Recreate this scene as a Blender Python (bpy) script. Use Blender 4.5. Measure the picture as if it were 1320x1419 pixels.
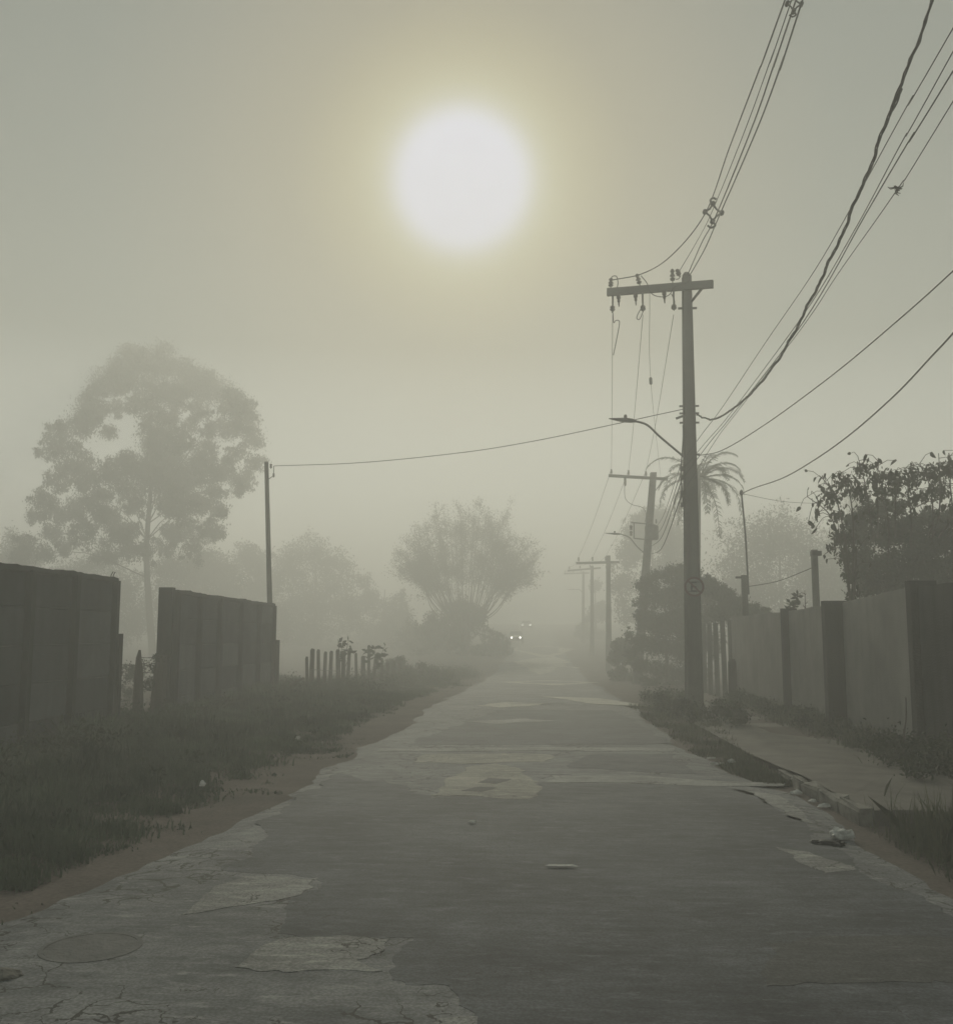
import bpy, bmesh, math, random
import numpy as np
from mathutils import Vector, Euler, Matrix, noise

for o in list(bpy.data.objects):
    bpy.data.objects.remove(o)
SC = bpy.context.scene
COL = SC.collection
R_ = math.radians

# ------------------------------------------------------------------ camera
F, CX, CY = 1384.0, 660.0, 709.5          # pixel focal length and centre of the 1320 x 1419 photograph
PITCH, YAW = math.atan(170.5 / F), math.atan(80 / F)
CAM = Vector((0, 0, 1.65))
cd = bpy.data.cameras.new('camera')
cam = bpy.data.objects.new('camera', cd)
COL.objects.link(cam)
cam.location = CAM
cam.rotation_euler = (math.pi / 2 + PITCH, 0, YAW)
cd.sensor_fit = 'HORIZONTAL'
cd.sensor_width = 36.0
cd.lens = 36.0 * F / 1320.0
cd.clip_start = 0.05
cd.clip_end = 3000
SC.camera = cam
RM = Euler((math.pi / 2 + PITCH, 0, YAW)).to_matrix()


def ray(px, py):
    return RM @ Vector(((px - CX) / F, (CY - py) / F, -1.0))


# ------------------------------------------------------------------ sun, sky, exposure
sdir = ray(640, 250).normalized()           # towards the sun
SUN_EL = math.asin(sdir.z)
SUN_AZ = math.atan2(sdir.x, sdir.y)
sl = bpy.data.lights.new('sun', 'SUN')
sl.energy = 1.5
sl.angle = R_(10)
sl.color = (1.0, 0.94, 0.745)
sun = bpy.data.objects.new('sun', sl)
COL.objects.link(sun)
sun.rotation_euler = sdir.to_track_quat('Z', 'Y').to_euler()
sun.location = (0, 0, 60)

W = bpy.data.worlds.new('World')
SC.world = W
W.use_nodes = True
nt = W.node_tree
nt.nodes.clear()


def nd(tree, t, **kw):
    n = tree.nodes.new(t)
    for k, v in kw.items():
        setattr(n, k, v)
    return n


sky = nd(nt, 'ShaderNodeTexSky', sky_type='NISHITA', sun_disc=False)
sky.sun_elevation = SUN_EL
sky.sun_rotation = SUN_AZ
sky.dust_density = 1.0
sky.air_density = 1.0
sky.ozone_density = 1.0
bg_sky = nd(nt, 'ShaderNodeBackground')
bg_sky.inputs['Strength'].default_value = 0.05
nt.links.new(sky.outputs[0], bg_sky.inputs['Color'])
# fog bank high above the street: even grey veil, and the sun burning through it
bg_fog = nd(nt, 'ShaderNodeBackground')
bg_fog.inputs['Strength'].default_value = 1.0
geo = nd(nt, 'ShaderNodeTexCoord')
sep = nd(nt, 'ShaderNodeSeparateXYZ')
nt.links.new(geo.outputs['Generated'], sep.inputs[0])
fr = nd(nt, 'ShaderNodeValToRGB')            # thicker, brighter fog towards the horizon all round
fr.color_ramp.elements[0].position = 0.0
fr.color_ramp.elements[0].color = (0.86, 0.90, 0.84, 1)
fr.color_ramp.elements[1].position = 0.55
fr.color_ramp.elements[1].color = (0.085, 0.104, 0.097, 1)
fm = fr.color_ramp.elements.new(0.28)
fm.color = (0.105, 0.122, 0.104, 1)
nt.links.new(sep.outputs['Z'], fr.inputs[0])
nt.links.new(fr.outputs[0], bg_fog.inputs['Color'])
dot = nd(nt, 'ShaderNodeVectorMath', operation='DOT_PRODUCT')
dot.inputs[1].default_value = sdir
nt.links.new(geo.outputs['Generated'], dot.inputs[0])
acos = nd(nt, 'ShaderNodeMath', operation='ARCCOSINE', use_clamp=False)
nt.links.new(dot.outputs['Value'], acos.inputs[0])
mr = nd(nt, 'ShaderNodeMapRange')
mr.inputs['From Min'].default_value = 0.0
mr.inputs['From Max'].default_value = R_(20)
nt.links.new(acos.outputs[0], mr.inputs['Value'])
ramp = nd(nt, 'ShaderNodeValToRGB')
ramp.color_ramp.interpolation = 'LINEAR'
nt.links.new(mr.outputs[0], ramp.inputs[0])
SUN_STOPS = [  # degrees from the sun's centre, radiance
    (0.0, (0.50, 0.49, 0.60)), (2.9, (0.50, 0.49, 0.60)), (3.35, (0.475, 0.465, 0.53)), (3.8, (0.405, 0.385, 0.375)), (4.3, (0.33, 0.30, 0.215)),
    (5.0, (0.27, 0.232, 0.115)), (6.0, (0.208, 0.162, 0.058)), (7.4, (0.148, 0.104, 0.024)), (9.2, (0.092, 0.056, 0.008)), (12.0, (0.062, 0.035, 0.006)), (15.0, (0.030, 0.015, 0.002)), (19.5, (0, 0, 0))]
cr = ramp.color_ramp
while len(cr.elements) > 1:
    cr.elements.remove(cr.elements[-1])
for i, (a, c) in enumerate(SUN_STOPS):
    e = cr.elements[0] if i == 0 else cr.elements.new(a / 20.0)
    e.position = a / 20.0
    e.color = (*c, 1)
bg_sun = nd(nt, 'ShaderNodeBackground')
bg_sun.inputs['Strength'].default_value = 1.0
nt.links.new(ramp.outputs[0], bg_sun.inputs['Color'])
ad1 = nd(nt, 'ShaderNodeMixShader')         # the fog bank veils most of the clear sky
ad1.inputs[0].default_value = 0.95
ad2 = nd(nt, 'ShaderNodeAddShader')
wout = nd(nt, 'ShaderNodeOutputWorld')
nt.links.new(bg_sky.outputs[0], ad1.inputs[1])
nt.links.new(bg_fog.outputs[0], ad1.inputs[2])
nt.links.new(ad1.outputs[0], ad2.inputs[0])
nt.links.new(bg_sun.outputs[0], ad2.inputs[1])
nt.links.new(ad2.outputs[0], wout.inputs['Surface'])

SC.view_settings.view_transform = 'Standard'
SC.view_settings.look = 'None'
SC.view_settings.gamma = 1.0
SC.view_settings.use_curve_mapping = False
SC.view_settings.exposure = 0.47
SC.render.engine = 'CYCLES'
cy = SC.cycles
cy.use_denoising = True
cy.max_bounces = 12
cy.diffuse_bounces = 3
cy.glossy_bounces = 2
cy.transmission_bounces = 4
cy.transparent_max_bounces = 8
cy.volume_bounces = 9
cy.sample_clamp_indirect = 4.0
cy.use_adaptive_sampling = False

HAZE_DENSITY = 0.0156
HAZE_COLOR = (0.99, 0.994, 0.98, 1)
HAZE_G = 0.38

# ------------------------------------------------------------------ places
PROF = [(-80, 0), (24, 0), (38, -.3), (55, -.68), (70, -.66), (88, -.32), (120, .62), (160, 2.4), (200, 3.6), (260, 4.4), (420, 4.6)]


def prof(y):
    if y <= PROF[0][0]:
        return PROF[0][1]
    for (a, za), (b, zb) in zip(PROF, PROF[1:]):
        if y <= b:
            t = (y - a) / (b - a)
            t = t * t * (3 - 2 * t) if a == 24 else t
            return za + (zb - za) * t
    return PROF[-1][1]


def at(px, py, Y):
    r = ray(px, py)
    return CAM + r * (Y / r.y)


def gpt(px, py, z=None):
    """the point of the road's level seen at a pixel of the photograph"""
    r = ray(px, py)
    if r.z >= -1e-4:
        return CAM + r * (150 / r.y)
    t = -CAM.z / r.z
    for _ in range(25):
        g = prof((CAM + r * t).y) if z is None else z
        t = (g - CAM.z) / r.z
    return CAM + r * t


def on_plane(px, py, X0, Y0=21.7, k=0.0):
    """where the view ray meets the upright plane X = X0 + k (Y - Y0)"""
    r = ray(px, py)
    t = (X0 - k * Y0 - CAM.x + k * CAM.y) / (r.x - k * r.y)
    return CAM + r * t


def lerp(a, b, t):
    return a + (b - a) * t


def road_l(y):
    pts = [(-20, -3.4), (0, -3.4), (4, -3.25), (6, -3.05), (8, -2.85), (11, -2.65), (15, -2.55), (24, -2.5), (60, -2.6), (300, -2.8)]
    return float(np.interp(y, [p[0] for p in pts], [p[1] for p in pts]))


def road_r(y):
    pts = [(-20, 3.4), (4, 3.1), (6, 2.75), (8, 2.62), (9.2, 2.76), (11, 2.74), (12.6, 2.45), (15, 2.3), (18, 2.28), (24, 2.3), (40, 2.6), (60, 2.9), (300, 3.4)]
    return float(np.interp(y, [p[0] for p in pts], [p[1] for p in pts]))


def ground_z(x, y):
    z = prof(y)
    l, r = road_l(y), road_r(y)
    off = max(l - x, x - r, 0.0)
    n = noise.noise(Vector((x * .35, y * .35, 3.1))) * .08 + noise.noise(Vector((x * 1.3, y * 1.3, 7.7))) * .03
    up = min(off / 3.0, 1.0)
    bank = .10 * up if x < l else .05 * up
    return z - .025 * min(off / .4, 1) * (1 - up) - .012 + (n * up) + bank


# ------------------------------------------------------------------ materials
MATS = {}


def mat(name, c1, c2=None, rough=.9, scale=3.0, detail=6.0, bump=0.0, bscale=None, spec=.3, stretch=None, metallic=0.0):
    if name in MATS:
        return MATS[name]
    m = bpy.data.materials.new(name)
    m.use_nodes = True
    t = m.node_tree
    b = t.nodes['Principled BSDF']
    b.inputs['Roughness'].default_value = rough
    b.inputs['Specular IOR Level'].default_value = spec
    b.inputs['Metallic'].default_value = metallic
    if c2 is None:
        c2 = tuple(x * .7 for x in c1)
    tc = nd(t, 'ShaderNodeTexCoord')
    mp = nd(t, 'ShaderNodeMapping')
    if stretch:
        mp.inputs['Scale'].default_value = stretch
    t.links.new(tc.outputs['Object'], mp.inputs[0])
    n = nd(t, 'ShaderNodeTexNoise')
    n.inputs['Scale'].default_value = scale
    n.inputs['Detail'].default_value = detail
    n.inputs['Roughness'].default_value = .62
    t.links.new(mp.outputs[0], n.inputs['Vector'])
    r = nd(t, 'ShaderNodeValToRGB')
    r.color_ramp.elements[0].position = .32
    r.color_ramp.elements[1].position = .68
    r.color_ramp.elements[0].color = (*c2, 1)
    r.color_ramp.elements[1].color = (*c1, 1)
    t.links.new(n.outputs['Fac'], r.inputs[0])
    t.links.new(r.outputs[0], b.inputs['Base Color'])
    if bump:
        n2 = nd(t, 'ShaderNodeTexNoise')
        n2.inputs['Scale'].default_value = bscale or scale * 6
        n2.inputs['Detail'].default_value = 8
        t.links.new(mp.outputs[0], n2.inputs['Vector'])
        bp = nd(t, 'ShaderNodeBump')
        bp.inputs['Strength'].default_value = bump
        bp.inputs['Distance'].default_value = .02
        t.links.new(n2.outputs['Fac'], bp.inputs['Height'])
        t.links.new(bp.outputs[0], b.inputs['Normal'])
    m['out'] = 1
    MATS[name] = m
    return m


def leaf_mat(name, c1, c2):
    """leaf colour that varies from leaf clump to leaf clump"""
    return mat(name, c1, c2, rough=.75, scale=1.4, detail=3, spec=.25)


def mat_asphalt(name, lo, hi, crack=0.0, grain=1.0, streak=.5, warm=None):
    m = bpy.data.materials.new(name)
    m.use_nodes = True
    t = m.node_tree
    L = t.links.new
    b = t.nodes['Principled BSDF']
    b.inputs['Roughness'].default_value = .78
    b.inputs['Specular IOR Level'].default_value = .35
    tc = nd(t, 'ShaderNodeTexCoord')
    big = nd(t, 'ShaderNodeTexNoise')
    big.inputs['Scale'].default_value = .8
    big.inputs['Detail'].default_value = 11
    big.inputs['Roughness'].default_value = .72
    L(tc.outputs['Object'], big.inputs['Vector'])
    mp = nd(t, 'ShaderNodeMapping')
    mp.inputs['Scale'].default_value = (.5, 2.6, 1)
    L(tc.outputs['Object'], mp.inputs[0])
    st = nd(t, 'ShaderNodeTexNoise')
    st.inputs['Scale'].default_value = 2.6
    st.inputs['Detail'].default_value = 11
    st.inputs['Roughness'].default_value = .76
    L(mp.outputs[0], st.inputs['Vector'])
    mx = nd(t, 'ShaderNodeMix', data_type='FLOAT')
    mx.inputs[0].default_value = streak * .8
    L(big.outputs['Fac'], mx.inputs[2])
    L(st.outputs['Fac'], mx.inputs[3])
    r = nd(t, 'ShaderNodeValToRGB')
    r.color_ramp.elements[0].position = .42
    r.color_ramp.elements[1].position = .60
    r.color_ramp.elements[0].color = (*lo, 1)
    r.color_ramp.elements[1].color = (*hi, 1)
    L(mx.outputs[0], r.inputs[0])
    gr = nd(t, 'ShaderNodeTexVoronoi')
    gr.inputs['Scale'].default_value = 60
    gr.inputs['Randomness'].default_value = 1.0
    fl = nd(t, 'ShaderNodeTexNoise')            # pale worn stones and scuffs
    fl.inputs['Scale'].default_value = 7.0
    fl.inputs['Detail'].default_value = 12
    fl.inputs['Roughness'].default_value = .85
    mp2 = nd(t, 'ShaderNodeMapping')
    mp2.inputs['Scale'].default_value = (.55, 1.5, 1)
    L(tc.outputs['Object'], mp2.inputs[0])
    L(mp2.outputs[0], fl.inputs['Vector'])
    flr = nd(t, 'ShaderNodeMapRange')
    flr.inputs['From Min'].default_value = .53
    flr.inputs['From Max'].default_value = .66
    flr.inputs['To Min'].default_value = 0.0
    flr.inputs['To Max'].default_value = .75
    L(fl.outputs['Fac'], flr.inputs['Value'])
    fdk = nd(t, 'ShaderNodeMapRange')
    fdk.inputs['From Min'].default_value = .34
    fdk.inputs['From Max'].default_value = .46
    fdk.inputs['To Min'].default_value = .45
    fdk.inputs['To Max'].default_value = 1.0
    L(fl.outputs['Fac'], fdk.inputs['Value'])
    L(tc.outputs['Object'], gr.inputs['Vector'])
    grr = nd(t, 'ShaderNodeMapRange')
    grr.inputs['From Min'].default_value = 0
    grr.inputs['From Max'].default_value = .8
    grr.inputs['To Min'].default_value = 1 + .35 * grain
    grr.inputs['To Max'].default_value = 1 - .35 * grain
    L(gr.outputs['Distance'], grr.inputs['Value'])
    mul = nd(t, 'ShaderNodeVectorMath', operation='SCALE')
    L(r.outputs[0], mul.inputs[0])
    L(grr.outputs[0], mul.inputs['Scale'])
    mfl = nd(t, 'ShaderNodeMix', data_type='RGBA')
    L(flr.outputs[0], mfl.inputs[0])
    L(mul.outputs[0], mfl.inputs[6])
    mfl.inputs[7].default_value = (hi[0] * 1.75, hi[1] * 1.72, hi[2] * 1.65, 1)
    mdk = nd(t, 'ShaderNodeVectorMath', operation='SCALE')
    L(mfl.outputs[2], mdk.inputs[0])
    L(fdk.outputs[0], mdk.inputs['Scale'])
    col = mdk.outputs[0]
    hgt = fl.outputs['Fac']
    if crack > 0:
        dn = nd(t, 'ShaderNodeTexNoise')
        dn.inputs['Scale'].default_value = 2.5
        dn.inputs['Detail'].default_value = 5
        L(tc.outputs['Object'], dn.inputs['Vector'])
        sub = nd(t, 'ShaderNodeVectorMath', operation='SUBTRACT')
        L(dn.outputs['Color'], sub.inputs[0])
        sub.inputs[1].default_value = (.5, .5, .5)
        sc_ = nd(t, 'ShaderNodeVectorMath', operation='SCALE')
        L(sub.outputs[0], sc_.inputs[0])
        sc_.inputs['Scale'].default_value = .8
        add = nd(t, 'ShaderNodeVectorMath', operation='ADD')
        L(tc.outputs['Object'], add.inputs[0])
        L(sc_.outputs[0], add.inputs[1])
        v = nd(t, 'ShaderNodeTexVoronoi', feature='DISTANCE_TO_EDGE')
        v.inputs['Scale'].default_value = 3.1
        L(add.outputs[0], v.inputs['Vector'])
        ms = nd(t, 'ShaderNodeTexNoise')
        ms.inputs['Scale'].default_value = .9
        ms.inputs['Detail'].default_value = 3
        L(tc.outputs['Object'], ms.inputs['Vector'])
        wd = nd(t, 'ShaderNodeMapRange')          # crack width follows a mask: none in places
        wd.inputs['From Min'].default_value = .46
        wd.inputs['From Max'].default_value = .62
        wd.inputs['To Min'].default_value = 0.0
        wd.inputs['To Max'].default_value = .035 * crack
        L(ms.outputs['Fac'], wd.inputs['Value'])
        ls = nd(t, 'ShaderNodeMath', operation='LESS_THAN')
        L(v.outputs['Distance'], ls.inputs[0])
        L(wd.outputs[0], ls.inputs[1])
        cm = nd(t, 'ShaderNodeMix', data_type='RGBA')
        L(ls.outputs[0], cm.inputs[0])
        L(col, cm.inputs[6])
        cm.inputs[7].default_value = (.022, .022, .02, 1)
        col = cm.outputs[2]
    L(col, b.inputs['Base Color'])
    bp = nd(t, 'ShaderNodeBump')
    bp.inputs['Strength'].default_value = .7
    bp.inputs['Distance'].default_value = .012
    L(hgt, bp.inputs['Height'])
    L(bp.outputs[0], b.inputs['Normal'])
    MATS[name] = m
    return m


def mat_wall(name, c1, c2, stain=.5):
    """cement: cloudy tone, drip stains from the top, fine relief"""
    m = bpy.data.materials.new(name)
    m.use_nodes = True
    t = m.node_tree
    L = t.links.new
    b = t.nodes['Principled BSDF']
    b.inputs['Roughness'].default_value = .95
    b.inputs['Specular IOR Level'].default_value = .15
    tc = nd(t, 'ShaderNodeNewGeometry')
    n = nd(t, 'ShaderNodeTexNoise')
    n.inputs['Scale'].default_value = 1.1
    n.inputs['Detail'].default_value = 8
    n.inputs['Roughness'].default_value = .65
    L(tc.outputs['Position'], n.inputs['Vector'])
    r = nd(t, 'ShaderNodeValToRGB')
    r.color_ramp.elements[0].position = .35
    r.color_ramp.elements[1].position = .65
    r.color_ramp.elements[0].color = (*c2, 1)
    r.color_ramp.elements[1].color = (*c1, 1)
    L(n.outputs['Fac'], r.inputs[0])
    mp = nd(t, 'ShaderNodeMapping')
    mp.inputs['Scale'].default_value = (4.0, 4.0, .35)
    L(tc.outputs['Position'], mp.inputs[0])
    d = nd(t, 'ShaderNodeTexNoise')
    d.inputs['Scale'].default_value = 1.5
    d.inputs['Detail'].default_value = 6
    L(mp.outputs[0], d.inputs['Vector'])
    dr = nd(t, 'ShaderNodeMapRange')
    dr.inputs['From Min'].default_value = .45
    dr.inputs['From Max'].default_value = .7
    dr.inputs['To Min'].default_value = 0
    dr.inputs['To Max'].default_value = stain
    L(d.outputs['Fac'], dr.inputs['Value'])
    mx = nd(t, 'ShaderNodeMix', data_type='RGBA')
    L(dr.outputs[0], mx.inputs[0])
    L(r.outputs[0], mx.inputs[6])
    mx.inputs[7].default_value = (c2[0] * .4, c2[1] * .4, c2[2] * .38, 1)
    L(mx.outputs[2], b.inputs['Base Color'])
    n2 = nd(t, 'ShaderNodeTexNoise')
    n2.inputs['Scale'].default_value = 40
    n2.inputs['Detail'].default_value = 8
    L(tc.outputs['Position'], n2.inputs['Vector'])
    bp = nd(t, 'ShaderNodeBump')
    bp.inputs['Strength'].default_value = .45
    bp.inputs['Distance'].default_value = .02
    L(n2.outputs['Fac'], bp.inputs['Height'])
    L(bp.outputs[0], b.inputs['Normal'])
    MATS[name] = m
    return m


def mat_ground():
    m = bpy.data.materials.new('soil')
    m.use_nodes = True
    t = m.node_tree
    L = t.links.new
    b = t.nodes['Principled BSDF']
    b.inputs['Roughness'].default_value = .97
    b.inputs['Specular IOR Level'].default_value = .12
    tc = nd(t, 'ShaderNodeTexCoord')
    n = nd(t, 'ShaderNodeTexNoise')
    n.inputs['Scale'].default_value = .8
    n.inputs['Detail'].default_value = 9
    n.inputs['Roughness'].default_value = .7
    L(tc.outputs['Object'], n.inputs['Vector'])
    r = nd(t, 'ShaderNodeValToRGB')
    e = r.color_ramp.elements
    e[0].position, e[0].color = .3, (.078, .069, .064, 1)
    e[1].position, e[1].color = .72, (.165, .140, .126, 1)
    k = e.new(.5)
    k.color = (.115, .097, .087, 1)
    L(n.outputs['Fac'], r.inputs[0])
    g = nd(t, 'ShaderNodeTexVoronoi')
    g.inputs['Scale'].default_value = 30
    L(tc.outputs['Object'], g.inputs['Vector'])
    gm = nd(t, 'ShaderNodeMapRange')
    gm.inputs['To Min'].default_value = 1.25
    gm.inputs['To Max'].default_value = .75
    L(g.outputs['Distance'], gm.inputs['Value'])
    mul = nd(t, 'ShaderNodeVectorMath', operation='SCALE')
    L(r.outputs[0], mul.inputs[0])
    L(gm.outputs[0], mul.inputs['Scale'])
    L(mul.outputs[0], b.inputs['Base Color'])
    bp = nd(t, 'ShaderNodeBump')
    bp.inputs['Strength'].default_value = .6
    bp.inputs['Distance'].default_value = .03
    L(n.outputs['Fac'], bp.inputs['Height'])
    L(bp.outputs[0], b.inputs['Normal'])
    MATS['soil'] = m
    return m


M_SOIL = mat_ground()
M_ROAD = mat_asphalt('old_asphalt', (.076, .082, .090), (.225, .230, .236), crack=1.3)
M_DARK = mat_asphalt('dark_asphalt', (.036, .041, .049), (.112, .121, .134), crack=.2)
M_PALE = mat_asphalt('pale_patch', (.165, .162, .145), (.35, .338, .295), crack=.5)
M_PALE2 = mat_asphalt('grey_patch', (.15, .152, .15), (.34, .34, .33), crack=.8)
M_BAND = mat_asphalt('worn_concrete', (.34, .33, .29), (.55, .53, .46), crack=.2)
M_BLACK = mat_asphalt('tar_patch', (.045, .047, .049), (.095, .098, .098), crack=.2)
M_WALK = mat('walk_dirt', (.19, .176, .157), (.105, .097, .088), scale=2.2, bump=.5, bscale=20)
M_KERB = mat('kerb_stone', (.27, .26, .235), (.11, .105, .095), scale=5, bump=.6)
M_WALL_L = mat_wall('cement_panel', (.092, .098, .098), (.050, .054, .056))
M_WALLS_L = [mat_wall('cement_panel_a', (.078, .085, .090), (.044, .049, .053), .22), mat_wall('cement_panel_b', (.112, .119, .122), (.060, .066, .070), .18), mat_wall('cement_panel_c', (.066, .073, .078), (.038, .043, .047), .25)]
M_POST_L = mat_wall('cement_post', (.055, .058, .058), (.032, .034, .035))
M_WALL_R = mat_wall('render_wall', (.27, .262, .245), (.185, .18, .17), .22)
M_WALL_D = mat_wall('dark_wall', (.07, .07, .068), (.04, .041, .042))
M_PIL = mat_wall('pilaster', (.062, .062, .058), (.038, .038, .038))
M_POLE = mat_wall('pole_concrete', (.16, .158, .145), (.10, .10, .094), .35)
M_STEEL = mat('galvanised', (.14, .14, .135), (.08, .08, .078), rough=.55, scale=8, metallic=.5)
M_IRON = mat('dark_iron', (.045, .045, .043), (.025, .025, .024), rough=.6, scale=9)
M_PORC = mat('porcelain', (.10, .075, .06), (.06, .045, .04), rough=.35, scale=6)
M_CABLE = mat('cable_sheath', (.03, .03, .029), (.018, .018, .018), rough=.6, scale=9)
M_WIRE = mat('bare_wire', (.10, .10, .095), (.06, .06, .058), rough=.5, scale=9)
M_WOOD = mat('grey_wood', (.10, .088, .072), (.05, .044, .037), scale=7, stretch=(1, 1, .15), bump=.6)
M_BARK = mat('bark', (.085, .072, .058), (.045, .038, .031), scale=6, stretch=(1, 1, .2), bump=.6)
M_LITTER = mat('white_plastic', (.62, .62, .60), (.36, .36, .34), rough=.5, scale=12)
M_WHITE = mat('sign_white', (.22, .22, .21), (.16, .16, .155), rough=.5, scale=4)
M_RED = mat('sign_red', (.10, .035, .03), (.07, .03, .028), rough=.5, scale=4)
M_BLK = mat('sign_black', (.02, .02, .02), rough=.5)
M_RUBBLE = mat('rubble', (.2, .19, .17), (.1, .095, .085), scale=8, bump=.7)

# ------------------------------------------------------------------ mesh tools


class MB:
    def __init__(self):
        self.v, self.f = [], []

    def add(self, vs, fs):
        b = len(self.v)
        self.v += [tuple(x) for x in vs]
        self.f += [tuple(i + b for i in f) for f in fs]
        return self

    def box(self, c, sx, sy, sz, m=None, taper=1.0):
        vs = []
        for z in (-1, 1):
            k = taper if z > 0 else 1
            for x, y in ((-1, -1), (1, -1), (1, 1), (-1, 1)):
                p = Vector((x * sx / 2 * k, y * sy / 2 * k, z * sz / 2))
                if m is not None:
                    p = m @ p
                vs.append(Vector(c) + p)
        return self.add(vs, [(3, 2, 1, 0), (4, 5, 6, 7), (0, 1, 5, 4), (1, 2, 6, 5), (2, 3, 7, 6), (3, 0, 4, 7)])

    def bar(self, a, b, w, h, up=Vector((0, 0, 1))):
        a, b = Vector(a), Vector(b)
        d = (b - a)
        L = d.length
        d.normalize()
        s = d.cross(up)
        if s.length < 1e-4:
            s = d.cross(Vector((0, 1, 0)))
        s.normalize()
        u = s.cross(d)
        m = Matrix((s, d, u)).transposed()
        return self.box((a + b) / 2, w, L, h, m)

    def tube(self, pts, rad, n=6, cap=True):
        pts = [Vector(p) for p in pts]
        if not hasattr(rad, '__len__'):
            rad = [rad] * len(pts)
        vs, fs = [], []
        ref = None
        for i, p in enumerate(pts):
            d = (pts[min(i + 1, len(pts) - 1)] - pts[max(i - 1, 0)])
            if d.length < 1e-9:
                d = Vector((0, 0, 1))
            d.normalize()
            if ref is None:
                ref = Vector((1, 0, 0)) if abs(d.x) < .8 else Vector((0, 1, 0))
            s = ref - d * ref.dot(d)
            s.normalize()
            ref = s
            u = d.cross(s)
            for k in range(n):
                a = 2 * math.pi * k / n
                vs.append(p + (s * math.cos(a) + u * math.sin(a)) * rad[i])
        for i in range(len(pts) - 1):
            for k in range(n):
                a, b = i * n + k, i * n + (k + 1) % n
                fs.append((a, b, b + n, a + n))
        if cap:
            fs.append(tuple(range(n - 1, -1, -1)))
            fs.append(tuple(range((len(pts) - 1) * n, len(pts) * n)))
        return self.add(vs, fs)

    def lathe(self, base, axis, prof_, n=10):
        axis = Vector(axis).normalized()
        return self.tube([Vector(base) + axis * h for h, r in prof_], [max(r, .002) for h, r in prof_], n)

    def mesh(self, name, smooth=False):
        me = bpy.data.meshes.new(name)
        me.from_pydata(self.v, [], self.f)
        me.update()
        if smooth:
            me.polygons.foreach_set('use_smooth', [True] * len(me.polygons))
        return me

    def build(self, name, material, parent=None, smooth=False):
        return link(name, self.mesh(name, smooth), material, parent)


def link(name, me, material, parent=None):
    o = bpy.data.objects.new(name, me)
    if material and not me.materials:
        me.materials.append(material)
    COL.objects.link(o)
    if parent:
        o.parent = parent
        if parent.type == 'EMPTY':
            o.matrix_parent_inverse = Matrix.Translation(-parent.location)
    return o


def tag(o, label, cat, group=None):
    o['label'] = label
    o['category'] = cat
    if group:
        o['group'] = group
    return o


def thing(name, label, cat, loc, group=None):
    o = bpy.data.objects.new(name, None)
    COL.objects.link(o)
    o.location = loc
    o.empty_display_size = .2
    return tag(o, label, cat, group)


def struct(o, kind='structure', label=None, cat=None):
    o['kind'] = kind
    if label:
        o['label'] = label
    if cat:
        o['category'] = cat
    return o


def raw_mesh(name, verts, nsides, smooth=False):
    """mesh of len(verts)/nsides separate polygons from a numpy array"""
    nv = len(verts)
    nf = nv // nsides
    me = bpy.data.meshes.new(name)
    me.vertices.add(nv)
    me.vertices.foreach_set('co', verts.astype(np.float32).ravel())
    me.loops.add(nv)
    me.loops.foreach_set('vertex_index', np.arange(nv, dtype=np.int32))
    me.polygons.add(nf)
    me.polygons.foreach_set('loop_start', np.arange(0, nv, nsides, dtype=np.int32))
    me.polygons.foreach_set('loop_total', np.full(nf, nsides, dtype=np.int32))
    me.update(calc_edges=True)
    return me


def unit(a):
    return a / np.maximum(np.linalg.norm(a, axis=1, keepdims=True), 1e-9)


def leaf_cloud(clumps, n, size, seed, shell=.35, droop=.3, aspect=.45, squash=.85, jitter=.35):
    """leaf quads spread through ball-shaped clumps; clumps = [(x, y, z, r)]"""
    rng = np.random.default_rng(seed)
    C = np.array(clumps, float)
    w = C[:, 3] ** 2.2
    idx = rng.choice(len(C), n, p=w / w.sum())
    d = unit(rng.normal(size=(n, 3)))
    rr = (shell + (1 - shell) * rng.random(n)) ** .6
    rr *= 1 + jitter * (rng.random(n) ** 3)
    p = C[idx, :3] + d * (rr * C[idx, 3])[:, None] * np.array([1, 1, squash])
    a = unit(rng.normal(size=(n, 3)) + np.array([0, 0, -droop]) * 2)
    b = unit(np.cross(a, rng.normal(size=(n, 3))))
    s = size * (.6 + .8 * rng.random(n))[:, None]
    a *= s * .5
    b *= s * .5 * aspect
    return np.stack([p - a, p + b, p + a, p - b], 1).reshape(-1, 3)


def catmull(pts, sub=6):
    pts = [Vector(p) for p in pts]
    if len(pts) < 3:
        return [pts[0].lerp(pts[1], i / sub) for i in range(sub + 1)]
    out = []
    P = [pts[0] * 2 - pts[1]] + pts + [pts[-1] * 2 - pts[-2]]
    for i in range(1, len(P) - 2):
        p0, p1, p2, p3 = P[i - 1:i + 3]
        for k in range(sub):
            t = k / sub
            out.append(.5 * ((2 * p1) + (p2 - p0) * t + (2 * p0 - 5 * p1 + 4 * p2 - p3) * t * t + (3 * p1 - p0 - 3 * p2 + p3) * t ** 3))
    out.append(pts[-1])
    return out


# ------------------------------------------------------------------ setting: ground, road, pavement
def grid_sheet(name, xs, ys, zf, material):
    vs = [(x, y, zf(x, y)) for y in ys for x in xs]
    nx = len(xs)
    fs = [(j * nx + i, j * nx + i + 1, (j + 1) * nx + i + 1, (j + 1) * nx + i) for j in range(len(ys) - 1) for i in range(nx - 1)]
    return MB().add(vs, fs).build(name, material, smooth=True)


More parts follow.
